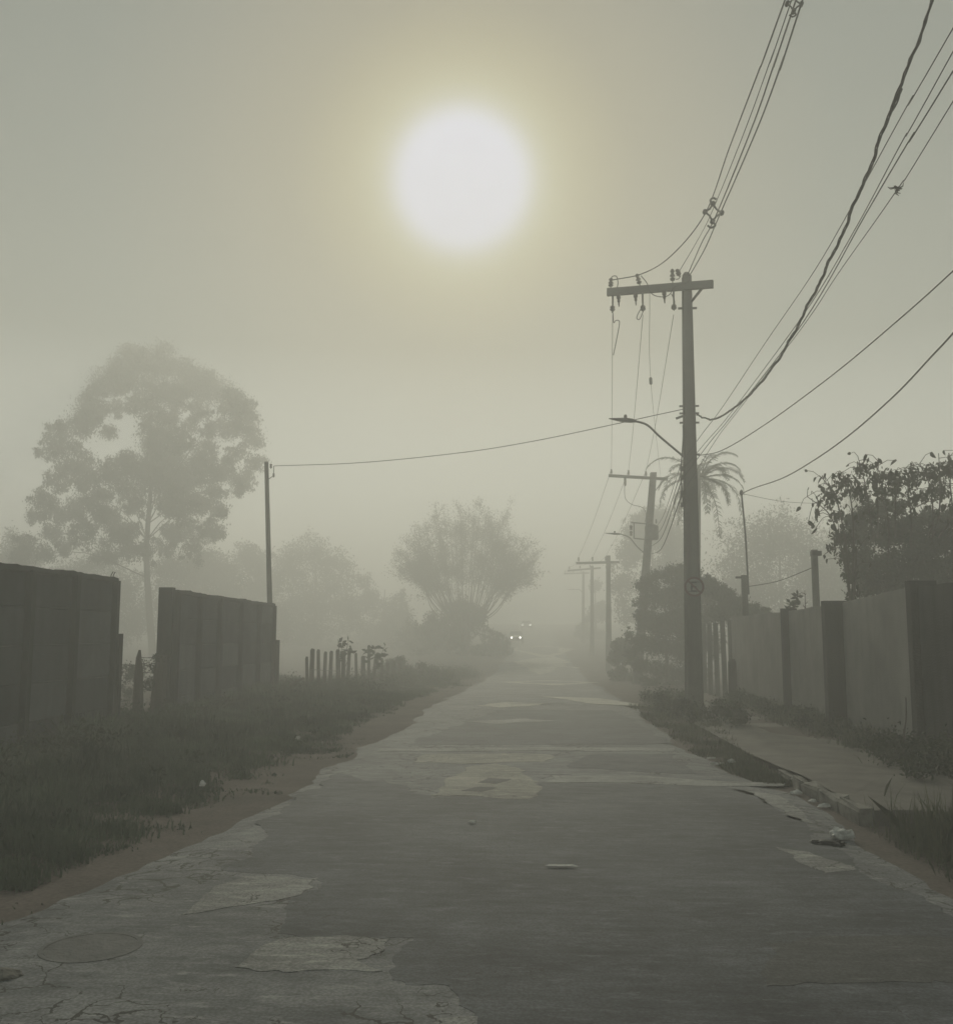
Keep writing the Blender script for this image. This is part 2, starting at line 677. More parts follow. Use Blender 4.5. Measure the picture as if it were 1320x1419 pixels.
xs = sorted(set([-118, -90, -60, -45, -35, -28, -22, -18] + [round(-15 + .25 * i, 3) for i in range(121)] + [18, 22, 28, 35, 45, 60, 90, 118]))
ys = [-38, -25, -15, -8] + [round(-4 + .3 * i, 3) for i in range(114)] + list(range(31, 70, 2)) + list(range(70, 400, 6)) + [405]
ground = struct(grid_sheet('ground', xs, ys, ground_z, M_SOIL))
ground['label'] = 'bare brown soil under the verges and yards'

random.seed(4)
rys = [round(-6 + .2 * i, 3) for i in range(240)] + list(range(42, 402, 3))
rv, rf = [], []
NXR = 14
for y in rys:
    jl = noise.noise(Vector((y * .9, 1.7, 0))) * .22 + noise.noise(Vector((y * 3.3, 5.7, 0))) * .10
    jr = noise.noise(Vector((y * .8, 9.7, 0))) * .22 + noise.noise(Vector((y * 3.1, 2.7, 0))) * .10
    l, r = road_l(y) + jl, road_r(y) + jr
    for i in range(NXR + 1):
        t = i / NXR
        x = lerp(l, r, t)
        rv.append((x, y, prof(y) + .012 + (.02 * (1 - (2 * t - 1) ** 2) if y > 24 else 0) - (.035 if i in (0, NXR) else 0)))
n1 = NXR + 1
for j in range(len(rys) - 1):
    for i in range(NXR):
        rf.append((j * n1 + i, j * n1 + i + 1, (j + 1) * n1 + i + 1, (j + 1) * n1 + i))
road = struct(MB().add(rv, rf).build('road', M_ROAD, smooth=True))
road['label'] = 'worn grey asphalt street with ragged edges'


def road_z(x, y):
    t = (x - road_l(y)) / (road_r(y) - road_l(y))
    return prof(y) + .012 + (.02 * max(0, 1 - (2 * t - 1) ** 2) if y > 24 else 0)


def patch(name, px_poly, material, layer, seed, amp=.05, label=None, world=False):
    """ragged-edged layer of asphalt on the road, given by its outline on the ground"""
    amp *= 2.2
    P = [Vector((p[0], p[1], 0)) for p in px_poly] if world else [gpt(*p) for p in px_poly]
    P = [Vector((p.x, p.y, 0)) for p in P]
    out = []
    for i, a in enumerate(P):
        b = P[(i + 1) % len(P)]
        L = (b - a).length
        n = max(3, int(L / .035))
        for k in range(n):
            p = a.lerp(b, k / n)
            q = p * 1.9 + Vector((seed * 7.3, seed * 1.7, 0))
            nv = lambda w: Vector((noise.noise(w), noise.noise(w + Vector((31.7, 5.1, 2.2))), 0))
            out.append(p + nv(q) * amp * 1.5 + nv(q * 4.3) * amp * .4 + nv(q * 14) * amp * .12)
    bm = bmesh.new()
    zz = lambda p: road_z(p.x, p.y) + .0016 * layer
    vs = [bm.verts.new((p.x, p.y, zz(p))) for p in out]
    f = bm.faces.new(vs)
    if f.normal.z < 0:
        f.normal_flip()
    ret = bmesh.ops.extrude_face_region(bm, geom=[f])
    for v in [g for g in ret['geom'] if isinstance(g, bmesh.types.BMVert)]:
        v.co.z += .0
    low = [v for v in vs]
    for v in low:
        v.co.z = road_z(v.co.x, v.co.y) - .001
    bmesh.ops.triangulate(bm, faces=[x for x in bm.faces if len(x.verts) > 4])
    bm.normal_update()
    me = bpy.data.meshes.new(name)
    bm.to_mesh(me)
    bm.free()
    o = link(name, me, material, road)
    if label:
        o['label'] = label
    return o


# the newer dark overlay of the roadway, then older pale and tarred repairs
patch('asphalt_overlay', [(680, 1440), (640, 1372), (545, 1350), (560, 1302), (400, 1296), (440, 1216), (330, 1214), (372, 1130), (470, 1074), (560, 1092),
      (600, 1108), (742, 1106), (752, 1088), (1000, 1088), (1080, 1124), (1180, 1196), (1300, 1262), (1420, 1330), (1500, 1440)], M_DARK, 1, 1, .06,
      'dark newer asphalt layer covering the roadway')
patch('asphalt_overlay', [(780, 1066), (820, 1046), (930, 1046), (968, 1074), (900, 1072)], M_DARK, 1, 2, .04)
patch('asphalt_overlay', [(560, 1034), (690, 985), (850, 985), (930, 1032)], M_DARK, 1, 3, .05)
patch('road_patch', [(598, 1104), (640, 1066), (700, 1060), (748, 1084), (738, 1108)], M_PALE, 2, 4, .05, 'pale sandy repair patch in the roadway')
patch('road_patch', [(570, 1058), (590, 1047), (700, 1045), (770, 1047), (756, 1057), (640, 1061)], M_PALE, 1.6, 5, .04)
patch('road_patch', [(754, 1087), (764, 1076), (880, 1076), (1010, 1086), (1085, 1087), (1088, 1091), (1000, 1093), (870, 1086)], M_PALE2, 2.4, 6, .03, 'pale trench strip across the street')
patch('road_patch', [(520, 1043), (530, 1039), (740, 1037), (935, 1038), (935, 1042), (740, 1042)], M_PALE2, 2, 7, .02)
patch('road_patch', [(330, 1219), (436, 1219), (408, 1250), (250, 1268)], M_PALE2, 2, 8, .04)
patch('road_patch', [(390, 1302), (556, 1304), (490, 1330), (524, 1344), (420, 1350), (330, 1338)], M_PALE2, 2, 9, .045)
patch('road_patch', [(560, 1421), (600, 1411), (668, 1413), (680, 1440), (560, 1440)], M_PALE2, 2, 10, .03)
patch('tar_patch', [(1040, 1312), (1320, 1302), (1420, 1322), (1400, 1372), (1060, 1372)], M_BLACK, 2, 11, .05, 'dark square tar repair')
patch('tar_patch', [(664, 1087), (684, 1081), (712, 1083), (690, 1088)], M_BLACK, 3, 12, .03)
patch('tar_patch', [(640, 1097), (664, 1092), (690, 1094), (668, 1099)], M_BLACK, 3, 17, .02)
patch('road_patch', [(660, 979), (700, 975), (760, 977), (700, 981)], M_BAND, 2, 13, .05)
patch('road_patch', [(752, 967), (830, 969), (896, 979), (820, 977)], M_BAND, 2, 14, .05)
patch('road_patch', [(690, 946), (760, 944), (830, 946), (770, 951)], M_BAND, 2, 33, .08)
patch('road_patch', [(704, 925), (740, 923), (805, 925), (760, 929)], M_BAND, 2, 34, .10)
patch('road_patch', [(705, 911), (750, 909), (795, 911), (760, 913.5)], M_BAND, 2, 35, .12)
patch('road_patch', [(712, 900), (750, 898.5), (788, 900), (760, 902)], M_BAND, 2, 36, .15)
patch('road_patch', [(640, 1001), (720, 997), (770, 1000), (690, 1004)], M_PALE2, 2, 37, .05)
patch('road_patch', [(1020, 1096), (1075, 1104), (1130, 1132), (1120, 1142), (1065, 1118)], M_PALE2, 1, 15, .04)
patch('road_patch', [(1065, 1176), (1110, 1182), (1180, 1208), (1160, 1218), (1110, 1200)], M_PALE2, 2, 16, .04)

# right-hand pavement and its kerb
def walk_h(y):
    return float(np.interp(y, [9, 11.4, 14.0, 30], [.115, .115, .03, .02]))


wy0, wy1 = 9.25, 25.0
wv, wf = [], []
nyw = 64
for j in range(nyw + 1):
    y = lerp(wy0, wy1, j / nyw)
    for i in range(11):
        t = i / 10
        x = lerp(2.93, 5.15, t) + (0 if i not in (0,) else noise.noise(Vector((y, 3, 3))) * .02)
        wv.append((x, y + (noise.noise(Vector((x * 2, 5, 1))) * .12 if j == 0 else 0), prof(y) + walk_h(y) + noise.noise(Vector((x, y, 2))) * .03 * min(1, t * 3)))
for j in range(nyw):
    for i in range(10):
        wf.append((j * 11 + i, j * 11 + i + 1, (j + 1) * 11 + i + 1, (j + 1) * 11 + i))
b0 = len(wv)
for i in range(11):
    x, y, z = wv[i]
    wv.append((x, y - .02, -.12))
for i in range(10):
    wf.append((i + 1, i, b0 + i, b0 + i + 1))
walk = struct(MB().add(wv, wf).build('pavement', M_WALK, smooth=False))
walk['label'] = 'raised dirt pavement beside the rendered wall'
random.seed(9)
kb = bpy.data.objects.new('kerb', None)
COL.objects.link(kb)
struct(kb)
kb['label'] = 'chipped pale kerb of the pavement'
kb.location = (2.9, 9.2, 0)
for i in range(5):
    y0 = 9.2 + i * .62
    m = Matrix.Rotation(random.uniform(-.10, .10), 3, 'Z') @ Matrix.Rotation(random.uniform(-.10, .10), 3, 'Y')
    bm = bmesh.new()
    bmesh.ops.create_cube(bm, size=1)
    for v in bm.verts:
        v.co = Vector((v.co.x * .15, v.co.y * .59, v.co.z * .30))
    bmesh.ops.bevel(bm, geom=bm.edges[:], offset=.02, segments=2, affect='EDGES')
    for v in bm.verts:
        v.co += Vector([noise.noise(v.co * 7 + Vector((i * 3, k, 0))) * .035 for k in (0, 5, 9)])
        v.co = m @ v.co + Vector((2.9 + random.uniform(-.005, .005), y0 + .30, -.01 - .018 * i + random.uniform(-.02, .015)))
    me = bpy.data.meshes.new('kerb_stone')
    bm.to_mesh(me)
    bm.free()
    link('kerb_stone', me, M_KERB, kb)

# ------------------------------------------------------------------ left-hand walls
XW = -6.72


def panel_wall(label, ys_, rows, tops, seed, end_post=None, coping=True):
    """precast wall: posts in a row, horizontal cement panels slotted between them"""
    rnd = random.Random(seed)
    t = thing('concrete_wall', label, 'wall', (XW, ys_[0], 0))
    for i, y in enumerate(ys_):
        top = tops[min(i, len(tops) - 1)]
        m = MB()
        m.box((XW + .012, y, top / 2 - .2), .19, .11, top + .4 - .04, Matrix.Rotation(rnd.uniform(-.006, .006), 3, 'X'))
        m.build('post', M_POST_L, t)
    for i in range(len(ys_) - 1):
        y0, y1 = ys_[i] + .056, ys_[i + 1] - .056
        top = (tops[min(i, len(tops) - 1)] + tops[min(i + 1, len(tops) - 1)]) / 2
        h = top / rows
        for k in range(rows):
            z0, z1 = k * h - (.25 if k == 0 else 0), (k + 1) * h
            bm = bmesh.new()
            bmesh.ops.create_cube(bm, size=1)
            w = .055
            for v in bm.verts:
                v.co = Vector((v.co.x * w, v.co.y * (y1 - y0 - .006), v.co.z * (z1 - z0 - .001)))
            bmesh.ops.bevel(bm, geom=bm.edges[:], offset=.014, segments=1, affect='EDGES')
            m = Matrix.Rotation(rnd.uniform(-.004, .004), 3, 'Y') @ Matrix.Rotation(rnd.uniform(-.006, .006), 3, 'Z')
            c = Vector((XW + rnd.uniform(-.008, .008), (y0 + y1) / 2, (z0 + z1) / 2))
            for v in bm.verts:
                v.co = m @ v.co + c
            me = bpy.data.meshes.new('panel')
            bm.to_mesh(me)
            bm.free()
            link('panel', me, rnd.choice(M_WALLS_L), t)
    if coping:                                           # lumpy mortar bed along the top
        vs, fs = [], []
        n = int((ys_[-1] - ys_[0]) / .07)
        for j in range(n + 1):
            y = lerp(ys_[0] - .05, ys_[-1] + .05, j / n)
            f = (y - ys_[0]) / (ys_[-1] - ys_[0]) * (len(ys_) - 1)
            i = min(max(int(f), 0), len(ys_) - 2)
            tp = lerp(tops[min(i, len(tops) - 1)], tops[min(i + 1, len(tops) - 1)], min(max(f - i, 0), 1))
            up = .035 + noise.noise(Vector((y * 1.6, seed, 0))) * .035 + noise.noise(Vector((y * 7, seed, 4))) * .018
            wd = .085 + noise.noise(Vector((y * 3, seed, 9))) * .02
            for dx, dz in ((-wd, -.05), (-wd * .8, up), (wd * .8, up * .9), (wd, -.05)):
                vs.append((XW + dx, y, tp + dz))
        for j in range(n):
            for k in range(4):
                a, b2 = j * 4 + k, j * 4 + (k + 1) % 4
                fs.append((a, b2, b2 + 4, a + 4))
        fs += [(3, 2, 1, 0), tuple(n * 4 + k for k in range(4))]
        MB().add(vs, fs).build('coping', M_POST_L, t)
    return t


wa = panel_wall('long dark concrete panel wall with three posts, beside the tall weeds', [10.1, 11.5, 12.9, 14.22, 15.62], 5, [2.52, 2.52, 2.52, 2.53, 2.53], 3)
for dy in (-.10, -.02):                                  # bent rebar ends on the last post
    p = Vector((XW, 15.62 + dy, 2.5))
    MB().tube([p, p + Vector((.01, 0, .10)), p + Vector((.03, .02, .15))], .008, 5).build('rebar', M_IRON, wa)
wb = panel_wall('shorter dark concrete panel wall with six close posts and a crumbling top', [18.4, 19.68, 20.98, 22.52, 24.0, 25.4], 5, [2.47, 2.44, 2.44, 2.43, 2.42, 2.41], 8)
MB().box((XW - .12, 18.32, 1.14), .26, .16, 2.78).build('end_pier', M_POST_L, wb)

o = MB().box((XW + .0, 15.95, .72), .10, .12, 1.9, taper=.92).build('concrete_stub', M_POST_L)
tag(o, 'short concrete stub against the end of the long panel wall', 'post')
o = MB().box((XW + .02, 25.9, .66), .12, .14, 1.72, taper=.95).build('concrete_stub', M_POST_L)
tag(o, 'short concrete stub against the far end of the shorter panel wall', 'post')

p = at(190, 990, 17.6)
m = MB()
m.tube([(p.x, p.y, -.3), (p.x + .01, p.y, .5), (p.x, p.y, 1.0), (p.x - .01, p.y, 1.25), (p.x, p.y, 1.385)], [.10, .095, .075, .05, .02], 7)
o = m.build('fence_post', M_WOOD)
tag(o, 'weathered pointed wooden post standing in the gap between the walls', 'post')
p2 = at(219, 990, 18.2)
t = thing('tree_stump', 'broad ragged stump overgrown with creeper at the near end of the shorter wall', 'stump', (p2.x, p2.y, 0))
m = MB()
m.tube([(p2.x, p2.y, -.3), (p2.x - .01, p2.y, .5), (p2.x + .02, p2.y, 1.0), (p2.x + .03, p2.y, 1.28)], [.16, .14, .13, .10], 8)
m.build('trunk', M_WOOD, t)
lc = leaf_cloud([(p2.x, p2.y, 1.2, .16), (p2.x + .1, p2.y, 1.3, .12), (p2.x - .12, p2.y - .1, .75, .14), (p2.x + .05, p2.y, .4, .2), (p2.x - .1, p2.y, 1.05, .14)], 900, .05, 3)
link('creeper', raw_mesh('creeper', lc, 4), leaf_mat('creeper_leaf', (.045, .055, .035), (.025, .03, .02)), t)
for k, z in enumerate((1.26, 1.0, .7)):
    m = MB()
    a, b = Vector((p.x, p.y, z)), Vector((p2.x, p2.y, z + .02))
    m.tube([a.lerp(b, i / 6) - Vector((0, 0, .03 * math.sin(i / 6 * math.pi))) for i in range(7)], .006, 4)
    o = m.build('fence_wire', M_IRON)
    tag(o, ['topmost', 'middle', 'lowest'][k] + ' rusty wire strung from pointed wooden post to ragged stump', 'wire', 'wires in the gap between the walls')

# stake fence beyond the walls
random.seed(31)
sf = thing('stake_fence', 'rough fence of uneven upright wooden stakes on the weedy verge', 'fence', (-6.2, 27.6, 0))
spx = [425, 433, 441, 451, 459, 468, 476, 484, 493, 503, 511, 520, 529, 537, 545, 553, 561, 569, 576, 583, 590, 597, 603]
for i, px in enumerate(spx):
    f = i / (len(spx) - 1)
    Y = lerp(27.6, 50, f ** 1.1)
    ty = [910, 899, 900, 903, 902, 900, 902, 901, 905, 909, 894, 912, 912, 918, 916, 920, 924, 922, 927, 925, 928, 926, 930][i]
    tp = at(px, ty, Y)
    r = random.uniform(.05, .085) * (1.15 if i in (1, 4, 6) else 1)
    gz_ = prof(Y)
    lean = random.uniform(-.06, .06)
    MB().tube([(tp.x - lean, Y, gz_ - .3), (tp.x - lean * .4, Y, (gz_ + tp.z) / 2), (tp.x, Y, tp.z - .05), (tp.x + .01, Y, tp.z)], [r, r * .95, r * .9, r * .6], 6).build('stake', M_WOOD, sf)
for dz in (.35, .75):
    pts = [(at(px, 940, lerp(27.6, 50, (i / 22) ** 1.1)).x + .07, lerp(27.6, 50, (i / 22) ** 1.1), prof(lerp(27.6, 50, (i / 22) ** 1.1)) + dz * (1 - .4 * i / 22)) for i, px in enumerate(spx)]
    MB().tube(pts, .008, 4).build('wire', M_IRON, sf)
b0_, b1_ = at(395, 955, 27.0), at(421, 940, 27.3)
o = MB().tube([b0_, b0_.lerp(b1_, .5) + Vector((0, 0, .05)), b1_], [.05, .04, .03], 6).build('fallen_branch', M_WOOD)
tag(o, 'fallen branch leaning up to the first stake of the fence', 'branch')


def sprout(name, label, base, h, seed, leaf=.16, n=26, spread=.35, mat_='weed_leaf'):
    """weed with a stem and big oval leaves"""
    rnd = random.Random(seed)
    t = thing(name, label, 'plant', base)
    base = Vector(base)
    m = MB()
    tips = []
    for k in range(4):
        tip = base + Vector((rnd.uniform(-1, 1) * spread, rnd.uniform(-1, 1) * spread, h * rnd.uniform(.75, 1)))
        mid = base.lerp(tip, .5) + Vector((rnd.uniform(-.05, .05), 0, .05))
        m.tube([base, mid, tip], [.018, .012, .005], 5)
        tips.append((mid, tip))
    m.build('stem', M_WOOD, t)
    vs = []
    for k in range(n):
        a, b = tips[k % 4]
        p = a.lerp(b, rnd.random() ** .6)
        d = Vector((rnd.uniform(-1, 1), rnd.uniform(-1, 1), rnd.uniform(-.5, .7))).normalized()
        s = d.cross(Vector((rnd.random(), rnd.random(), rnd.random()))).normalized()
        L = leaf * rnd.uniform(.6, 1.2)
        vs += [p, p + d * L * .5 + s * L * .28, p + d * L, p + d * L * .5 - s * L * .28]
    link('foliage', raw_mesh('foliage', np.array([tuple(v) for v in vs]), 4), leaf_mat(mat_, (.07, .088, .05), (.03, .04, .025)), t)
    return t


c = at(470, 945, 30.5)
sprout('weed', 'upright leafy weed rising above the stake fence', (c.x, c.y, prof(c.y)), at(470, 880, 30.5).z - prof(30.5), 2, .24, 40, .35)
c = at(512, 945, 34.0)
sprout('weed', 'bushy leaning weed tangled in the stake fence', (c.x, c.y, prof(c.y)), at(512, 893, 34).z - prof(34), 5, .24, 60, .55)

# ------------------------------------------------------------------ right-hand wall
XR = 5.05
wr = thing('rendered_wall', 'low rendered wall with stained face and two dark piers along the pavement', 'wall', (XR, 12.6, 0))
WT = [(12.0, 2.34), (13.4, 2.31), (16.9, 2.175), (20.4, 2.12), (26.3, 2.10)]


def wtop(y):
    return float(np.interp(y, [a for a, _ in WT], [b for _, b in WT])) + noise.noise(Vector((y * 1.2, 4, 4))) * .022 + noise.noise(Vector((y * 5.5, 4, 8))) * .014


def wall_strip(y0, y1, x0, x1, name, material, parent, topf=wtop, zb=-.3):
    n = max(2, int((y1 - y0) / .09))
    vs, fs = [], []
    for j in range(n + 1):
        y = lerp(y0, y1, j / n)
        tp = topf(y)
        vs += [(x0, y, zb), (x0, y, tp), (x1, y, tp + .004), (x1, y, zb)]
    for j in range(n):
        for k in range(4):
            a, b2 = j * 4 + k, j * 4 + (k + 1) % 4
            fs.append((a, b2, b2 + 4, a + 4))
    fs += [(3, 2, 1, 0), tuple(n * 4 + k for k in range(4))]
    return MB().add(vs, fs).build(name, material, parent)


wall_strip(13.45, 16.8, XR, XR + .16, 'wall_panel', M_WALL_R, wr)
wall_strip(17.0, 20.32, XR, XR + .16, 'wall_panel', M_WALL_R, wr)
wall_strip(20.48, 26.2, XR, XR + .16, 'wall_panel', M_WALL_R, wr)
for y, w, d, dz in ((16.9, .20, .30, .04), (20.4, .13, .14, .06)):
    MB().box((XR + .16 - (d + .16) / 2 + .01, y, wtop(y) / 2 - .13), d + .16, w, wtop(y) + .3 + dz).build('pier', M_PIL, wr)
wd_ = thing('dark_wall', 'dark grey wall end standing proud of the rendered wall', 'wall', (XR - .1, 10.5, 0))
wall_strip(7.2, 13.3, XR - .10, XR + .16, 'wall_panel', M_WALL_D, wd_, lambda y: 2.27 + noise.noise(Vector((y * 2, 1, 1))) * .015)
MB().box((XR - .03, 13.34, 1.03), .34, .16, 2.64).build('pier', M_PIL, wd_)
random.seed(12)
pk = thing('slat_fence', 'row of upright concrete slats with gaps after the rendered wall', 'fence', (XR, 25.6, 0))
for i, px in enumerate((1011, 1001, 991, 982, 974)):
    Y = [26.6, 27.5, 28.5, 29.6, 30.7][i]
    p = at(px, 862, Y)
    MB().box((p.x, Y, 1.0 + prof(Y) / 2), .12, .10, 2.1 + random.uniform(-.06, .06), Matrix.Rotation(random.uniform(-.015, .015), 3, 'Y')).build('slat', M_POLE, pk)
p = at(1016, 985, 25.6)
o = MB().tube([(p.x, p.y, -.2), (p.x, p.y, .6), (p.x, p.y, .98), (p.x, p.y, 1.05)], [.11, .11, .10, .06], 8).build('bollard', M_PIL)
tag(o, 'short dark rounded post at the end of the rendered wall', 'post')

# posts behind the right-hand wall
p = at(1131, 845, 22.0)
t = thing('concrete_post', 'grey concrete post with iron clamp behind the rendered wall', 'post', (p.x, p.y, 0))
zt = at(1131, 762, 22).z
MB().box((p.x, p.y, zt / 2), .13, .13, zt, taper=.9).build('shaft', M_POLE, t)
MB().box((p.x + .03, p.y - .02, zt - .08), .20, .17, .10).build('clamp', M_IRON, t)
p = at(1032, 840, 26.0)
t = thing('service_mast', 'slim steel mast on a concrete post carrying a sagging drop wire', 'mast', (p.x, p.y, 0))
zt = at(1033, 797, 26).z
MB().box((p.x, p.y, zt / 2), .15, .15, zt, taper=.9).build('shaft', M_POLE, t)
MB().box((p.x - .08, p.y, zt - .06), .26, .12, .05).build('clamp', M_IRON, t)
mt = at(1027, 684, 26.0)
MB().tube([(p.x + .09, p.y - .06, zt - .5), (p.x + .06, p.y - .05, zt + 1), mt], .024, 7).build('pipe', M_STEEL, t)
MB().lathe(mt, (0, 0, 1), [(-.05, .03), (0, .055), (.06, .045), (.10, .02)], 8).build('cap', M_IRON, t)

# ------------------------------------------------------------------ utility poles


def insulator(parent, p, axis=(0, 0, 1), h=.24, r=.055, name='insulator'):
    m = MB()
    pr = [(0, .012), (h * .2, .014), (h * .22, r * .7), (h * .34, r), (h * .36, r * .5), (h * .5, r * .55), (h * .52, r), (h * .6, r * .9), (h * .63, r * .5), (h * .8, r * .6), (h * .82, r * .85), (h * .9, r * .75), (h, r * .35)]
    m.lathe(p, axis, pr, 9)
    return m.build(name, M_PORC, parent)


def post_mesh(a, b, wb_, wt_, name, parent, rot=0.0):
    """tapered double-T concrete pole"""
    vs, fs = [], []
    prof8 = [(-1, -.72), (-.82, -1), (.82, -1), (1, -.72), (1, -.45), (.62, -.35), (.62, .35), (1, .45), (1, .72), (.82, 1), (-.82, 1), (-1, .72), (-1, .45), (-.62, .35), (-.62, -.35), (-1, -.45)]
    n = len(prof8)
    K = 8
    for j in range(K + 1):
        t_ = j / K
        c = Vector(a).lerp(Vector(b), t_)
        w = lerp(wb_, wt_, t_) / 2
        for x, y in prof8:
            xr = x * math.cos(rot) - y * math.sin(rot)
            yr = x * math.sin(rot) + y * math.cos(rot)
            vs.append((c.x + xr * w, c.y + yr * w, c.z))
    for j in range(K):
        for k in range(n):
            fs.append((j * n + k, j * n + (k + 1) % n, (j + 1) * n + (k + 1) % n, (j + 1) * n + k))
    fs.append(tuple(range(n - 1, -1, -1)))
    fs.append(tuple(range(K * n, K * n + n)))
    return MB().add(vs, fs).build(name, M_POLE, parent)


def street_light(parent_label, loc, arm_pts, head_a, head_b, r=.026, group='street lights on the poles'):
    t = thing('street_light', parent_label, 'street light', loc, group)
    MB().tube(catmull(arm_pts, 6), r, 7).build('arm', M_STEEL, t)
    a, b = Vector(head_a), Vector(head_b)
    L = (b - a).length
    u = (b - a).normalized()
    w = u.cross(Vector((0, 0, 1))).normalized()
    up = w.cross(u)
    vs, fs = [], []
    st = [(0, .02, .01), (.12, .05, .02), (.35, .10, .035), (.6, .13, .055), (.85, .10, .05), (1, .045, .03)]
    for f, hw, hh in st:
        c_ = a + u * (L * f)
        for k in range(10):
            an = 2 * math.pi * k / 10
            vs.append(c_ + w * math.cos(an) * hw + up * max(math.sin(an), -.45) * hh)
    for j in range(len(st) - 1):
        for k in range(10):
            fs.append((j * 10 + k, j * 10 + (k + 1) % 10, (j + 1) * 10 + (k + 1) % 10, (j + 1) * 10 + k))
    fs += [tuple(range(9, -1, -1)), tuple(range(50, 60))]
    hd = MB().add(vs, fs).build('lamp_head', M_STEEL, t, True)
    MB().lathe(a + u * L * .6 + up * .05, up, [(0, .035), (.05, .035), (.075, .02)], 8).build('photocell', M_IRON, hd)
    return t


# main pole
D1 = 21.7
pb = at(961.5, 985, D1)
pt = at(951, 383, D1)
P1 = thing('utility_pole', 'tall concrete utility pole with wide crossarm and round traffic sign at the pavement edge', 'utility pole', (pb.x, D1, 0), 'utility poles along the street')
post_mesh((pb.x, D1, -.4), pt, .37, .20, 'post', P1)


def on1(py, dx=0.0, dy=0.0):
    f = (at(950, py, D1).z + .4) / (pt.z + .4)
    c_ = Vector((pb.x, D1, -.4)).lerp(pt, f)
    return c_ + Vector((dx, dy, 0))


ca_l, ca_r = at(841, 405, 21.95), at(988, 393.5, 21.3)
MB().bar(ca_l, ca_r, .11, .165).build('crossarm', M_POLE, P1)
adir = (ca_r - ca_l).normalized()


def arm(px):
    f = (px - 841) / (988 - 841)
    return ca_l.lerp(ca_r, f)


MB().bar(arm(973) - Vector((0, 0, .07)), on1(420, .08, -.1), .05, .035).build('brace', M_STEEL, P1)
MB().bar(on1(427, -.20), on1(427, .21), .05, .04).build('step_bolt', M_STEEL, P1)
for py in (563, 573, 586, 630):
    hw = .21
    MB().bar(on1(py, -hw, -.02), on1(py, hw, -.02), .05, .035).build('step_bolt', M_STEEL, P1)
MB().lathe(on1(387), (0, 0, 1), [(0, .10), (.10, .095), (.16, .05)], 10).build('pole_cap', M_POLE, P1)
for px, hh in ((846, .25), (888, .30), (933, .34)):
    q = arm(px) + Vector((0, 0, .08))
    insulator(P1, q, (.05 if px == 846 else (-.25 if px == 888 else 0), 0, 1), hh, .062)
insulator(P1, on1(386, -.17, -.12) + Vector((0, 0, .0)), (-.3, -.5, .5), .20, .06)
for px in (857, 881, 921):                                # fuse holders under the arm
    q = arm(px) - Vector((0, 0, .08))
    MB().lathe(q, (0.02, -.1, -1), [(0, .045), (.08, .05), (.10, .03), (.16, .035), (.18, .02), (.28, .012)], 8).build('fuse_holder', M_PORC, P1)
for i, (px, l0) in enumerate(((849, 431), (891, 431), (934, 430))):   # strain insulators towards the next pole
    q = arm(px) - Vector((0, 0, .08))
    e = at(px - .5, l0, 22.3)
    MB().tube([q, q.lerp(e, .5), e], [.022, .02, .012], 6).build('hanger', M_IRON, P1)
    MB().lathe(e + Vector((0, 0, .12)), (e - q).normalized(), [(0, .02), (.03, .06), (.07, .035), (.10, .065), (.14, .03), (.2, .015)], 8).build('strain_insulator', M_PORC, P1)
# jumper loops of the crossarm
for pts in ([(846, 386, 21.9), (849, 382.5, 21.8), (854, 383, 21.8), (856, 391, 21.8), (855, 398, 21.85)],
            [(849, 434, 22.2), (850, 447, 22.2), (853, 444, 22.2), (858, 446, 22.2), (855, 465, 22.2), (849.5, 492, 22.2)],
            [(891, 423, 22.2), (884, 434, 22.2), (882, 441, 22.2), (886, 442, 22.2), (891, 431, 22.2)],
            [(888, 382, 21.8), (896, 392, 21.6), (902, 406, 21.5), (914, 411, 21.5), (926, 409, 21.5), (934, 398, 21.4), (943, 394, 21.4), (952, 391, 21.4), (957, 384, 21.4)],
            [(930, 407, 21.6), (934, 416, 21.8), (934, 425, 22.0)],
            [(936, 387, 21.5), (940, 386, 21.5), (943, 382, 21.5)]):
    MB().tube(catmull([at(*q) for q in pts], 5), .011, 5).build('jumper_wire', M_CABLE, P1)
MB().bar(on1(577, -.12, -.1), on1(582, -.30, -.18), .05, .05).build('bracket', M_STEEL, P1)
for py in (650, 662, 684, 700):
    q = on1(py, -.17, -.05)
    MB().box(q, .10, .10, .10).build('cable_clamp', M_IRON, P1)
MB().tube(catmull([on1(p_, -.175 - .03 * math.sin(p_ * .05), -.06) for p_ in range(590, 730, 12)], 3), .014, 5).build('riser_cable', M_CABLE, P1)

# round traffic sign strapped to the pole
sc_ = on1(814, 0, -.27)
SG = thing('traffic_sign', 'round no-parking sign with struck-out letter strapped to the tall utility pole', 'sign', sc_)


def disc(c, r0, r1, y, th, n=28):
    vs, fs = [], []
    for k in range(n):
        a = 2 * math.pi * k / n
        for r, yy in ((r0, y), (r1, y), (r1, y + th), (r0, y + th)):
            vs.append((c.x + r * math.cos(a), c.y + yy, c.z + r * math.sin(a)))
    for k in range(n):
        b_ = (k + 1) % n
        for q in range(4):
            fs.append((k * 4 + q, b_ * 4 + q, b_ * 4 + (q + 1) % 4, k * 4 + (q + 1) % 4))
    return vs, fs


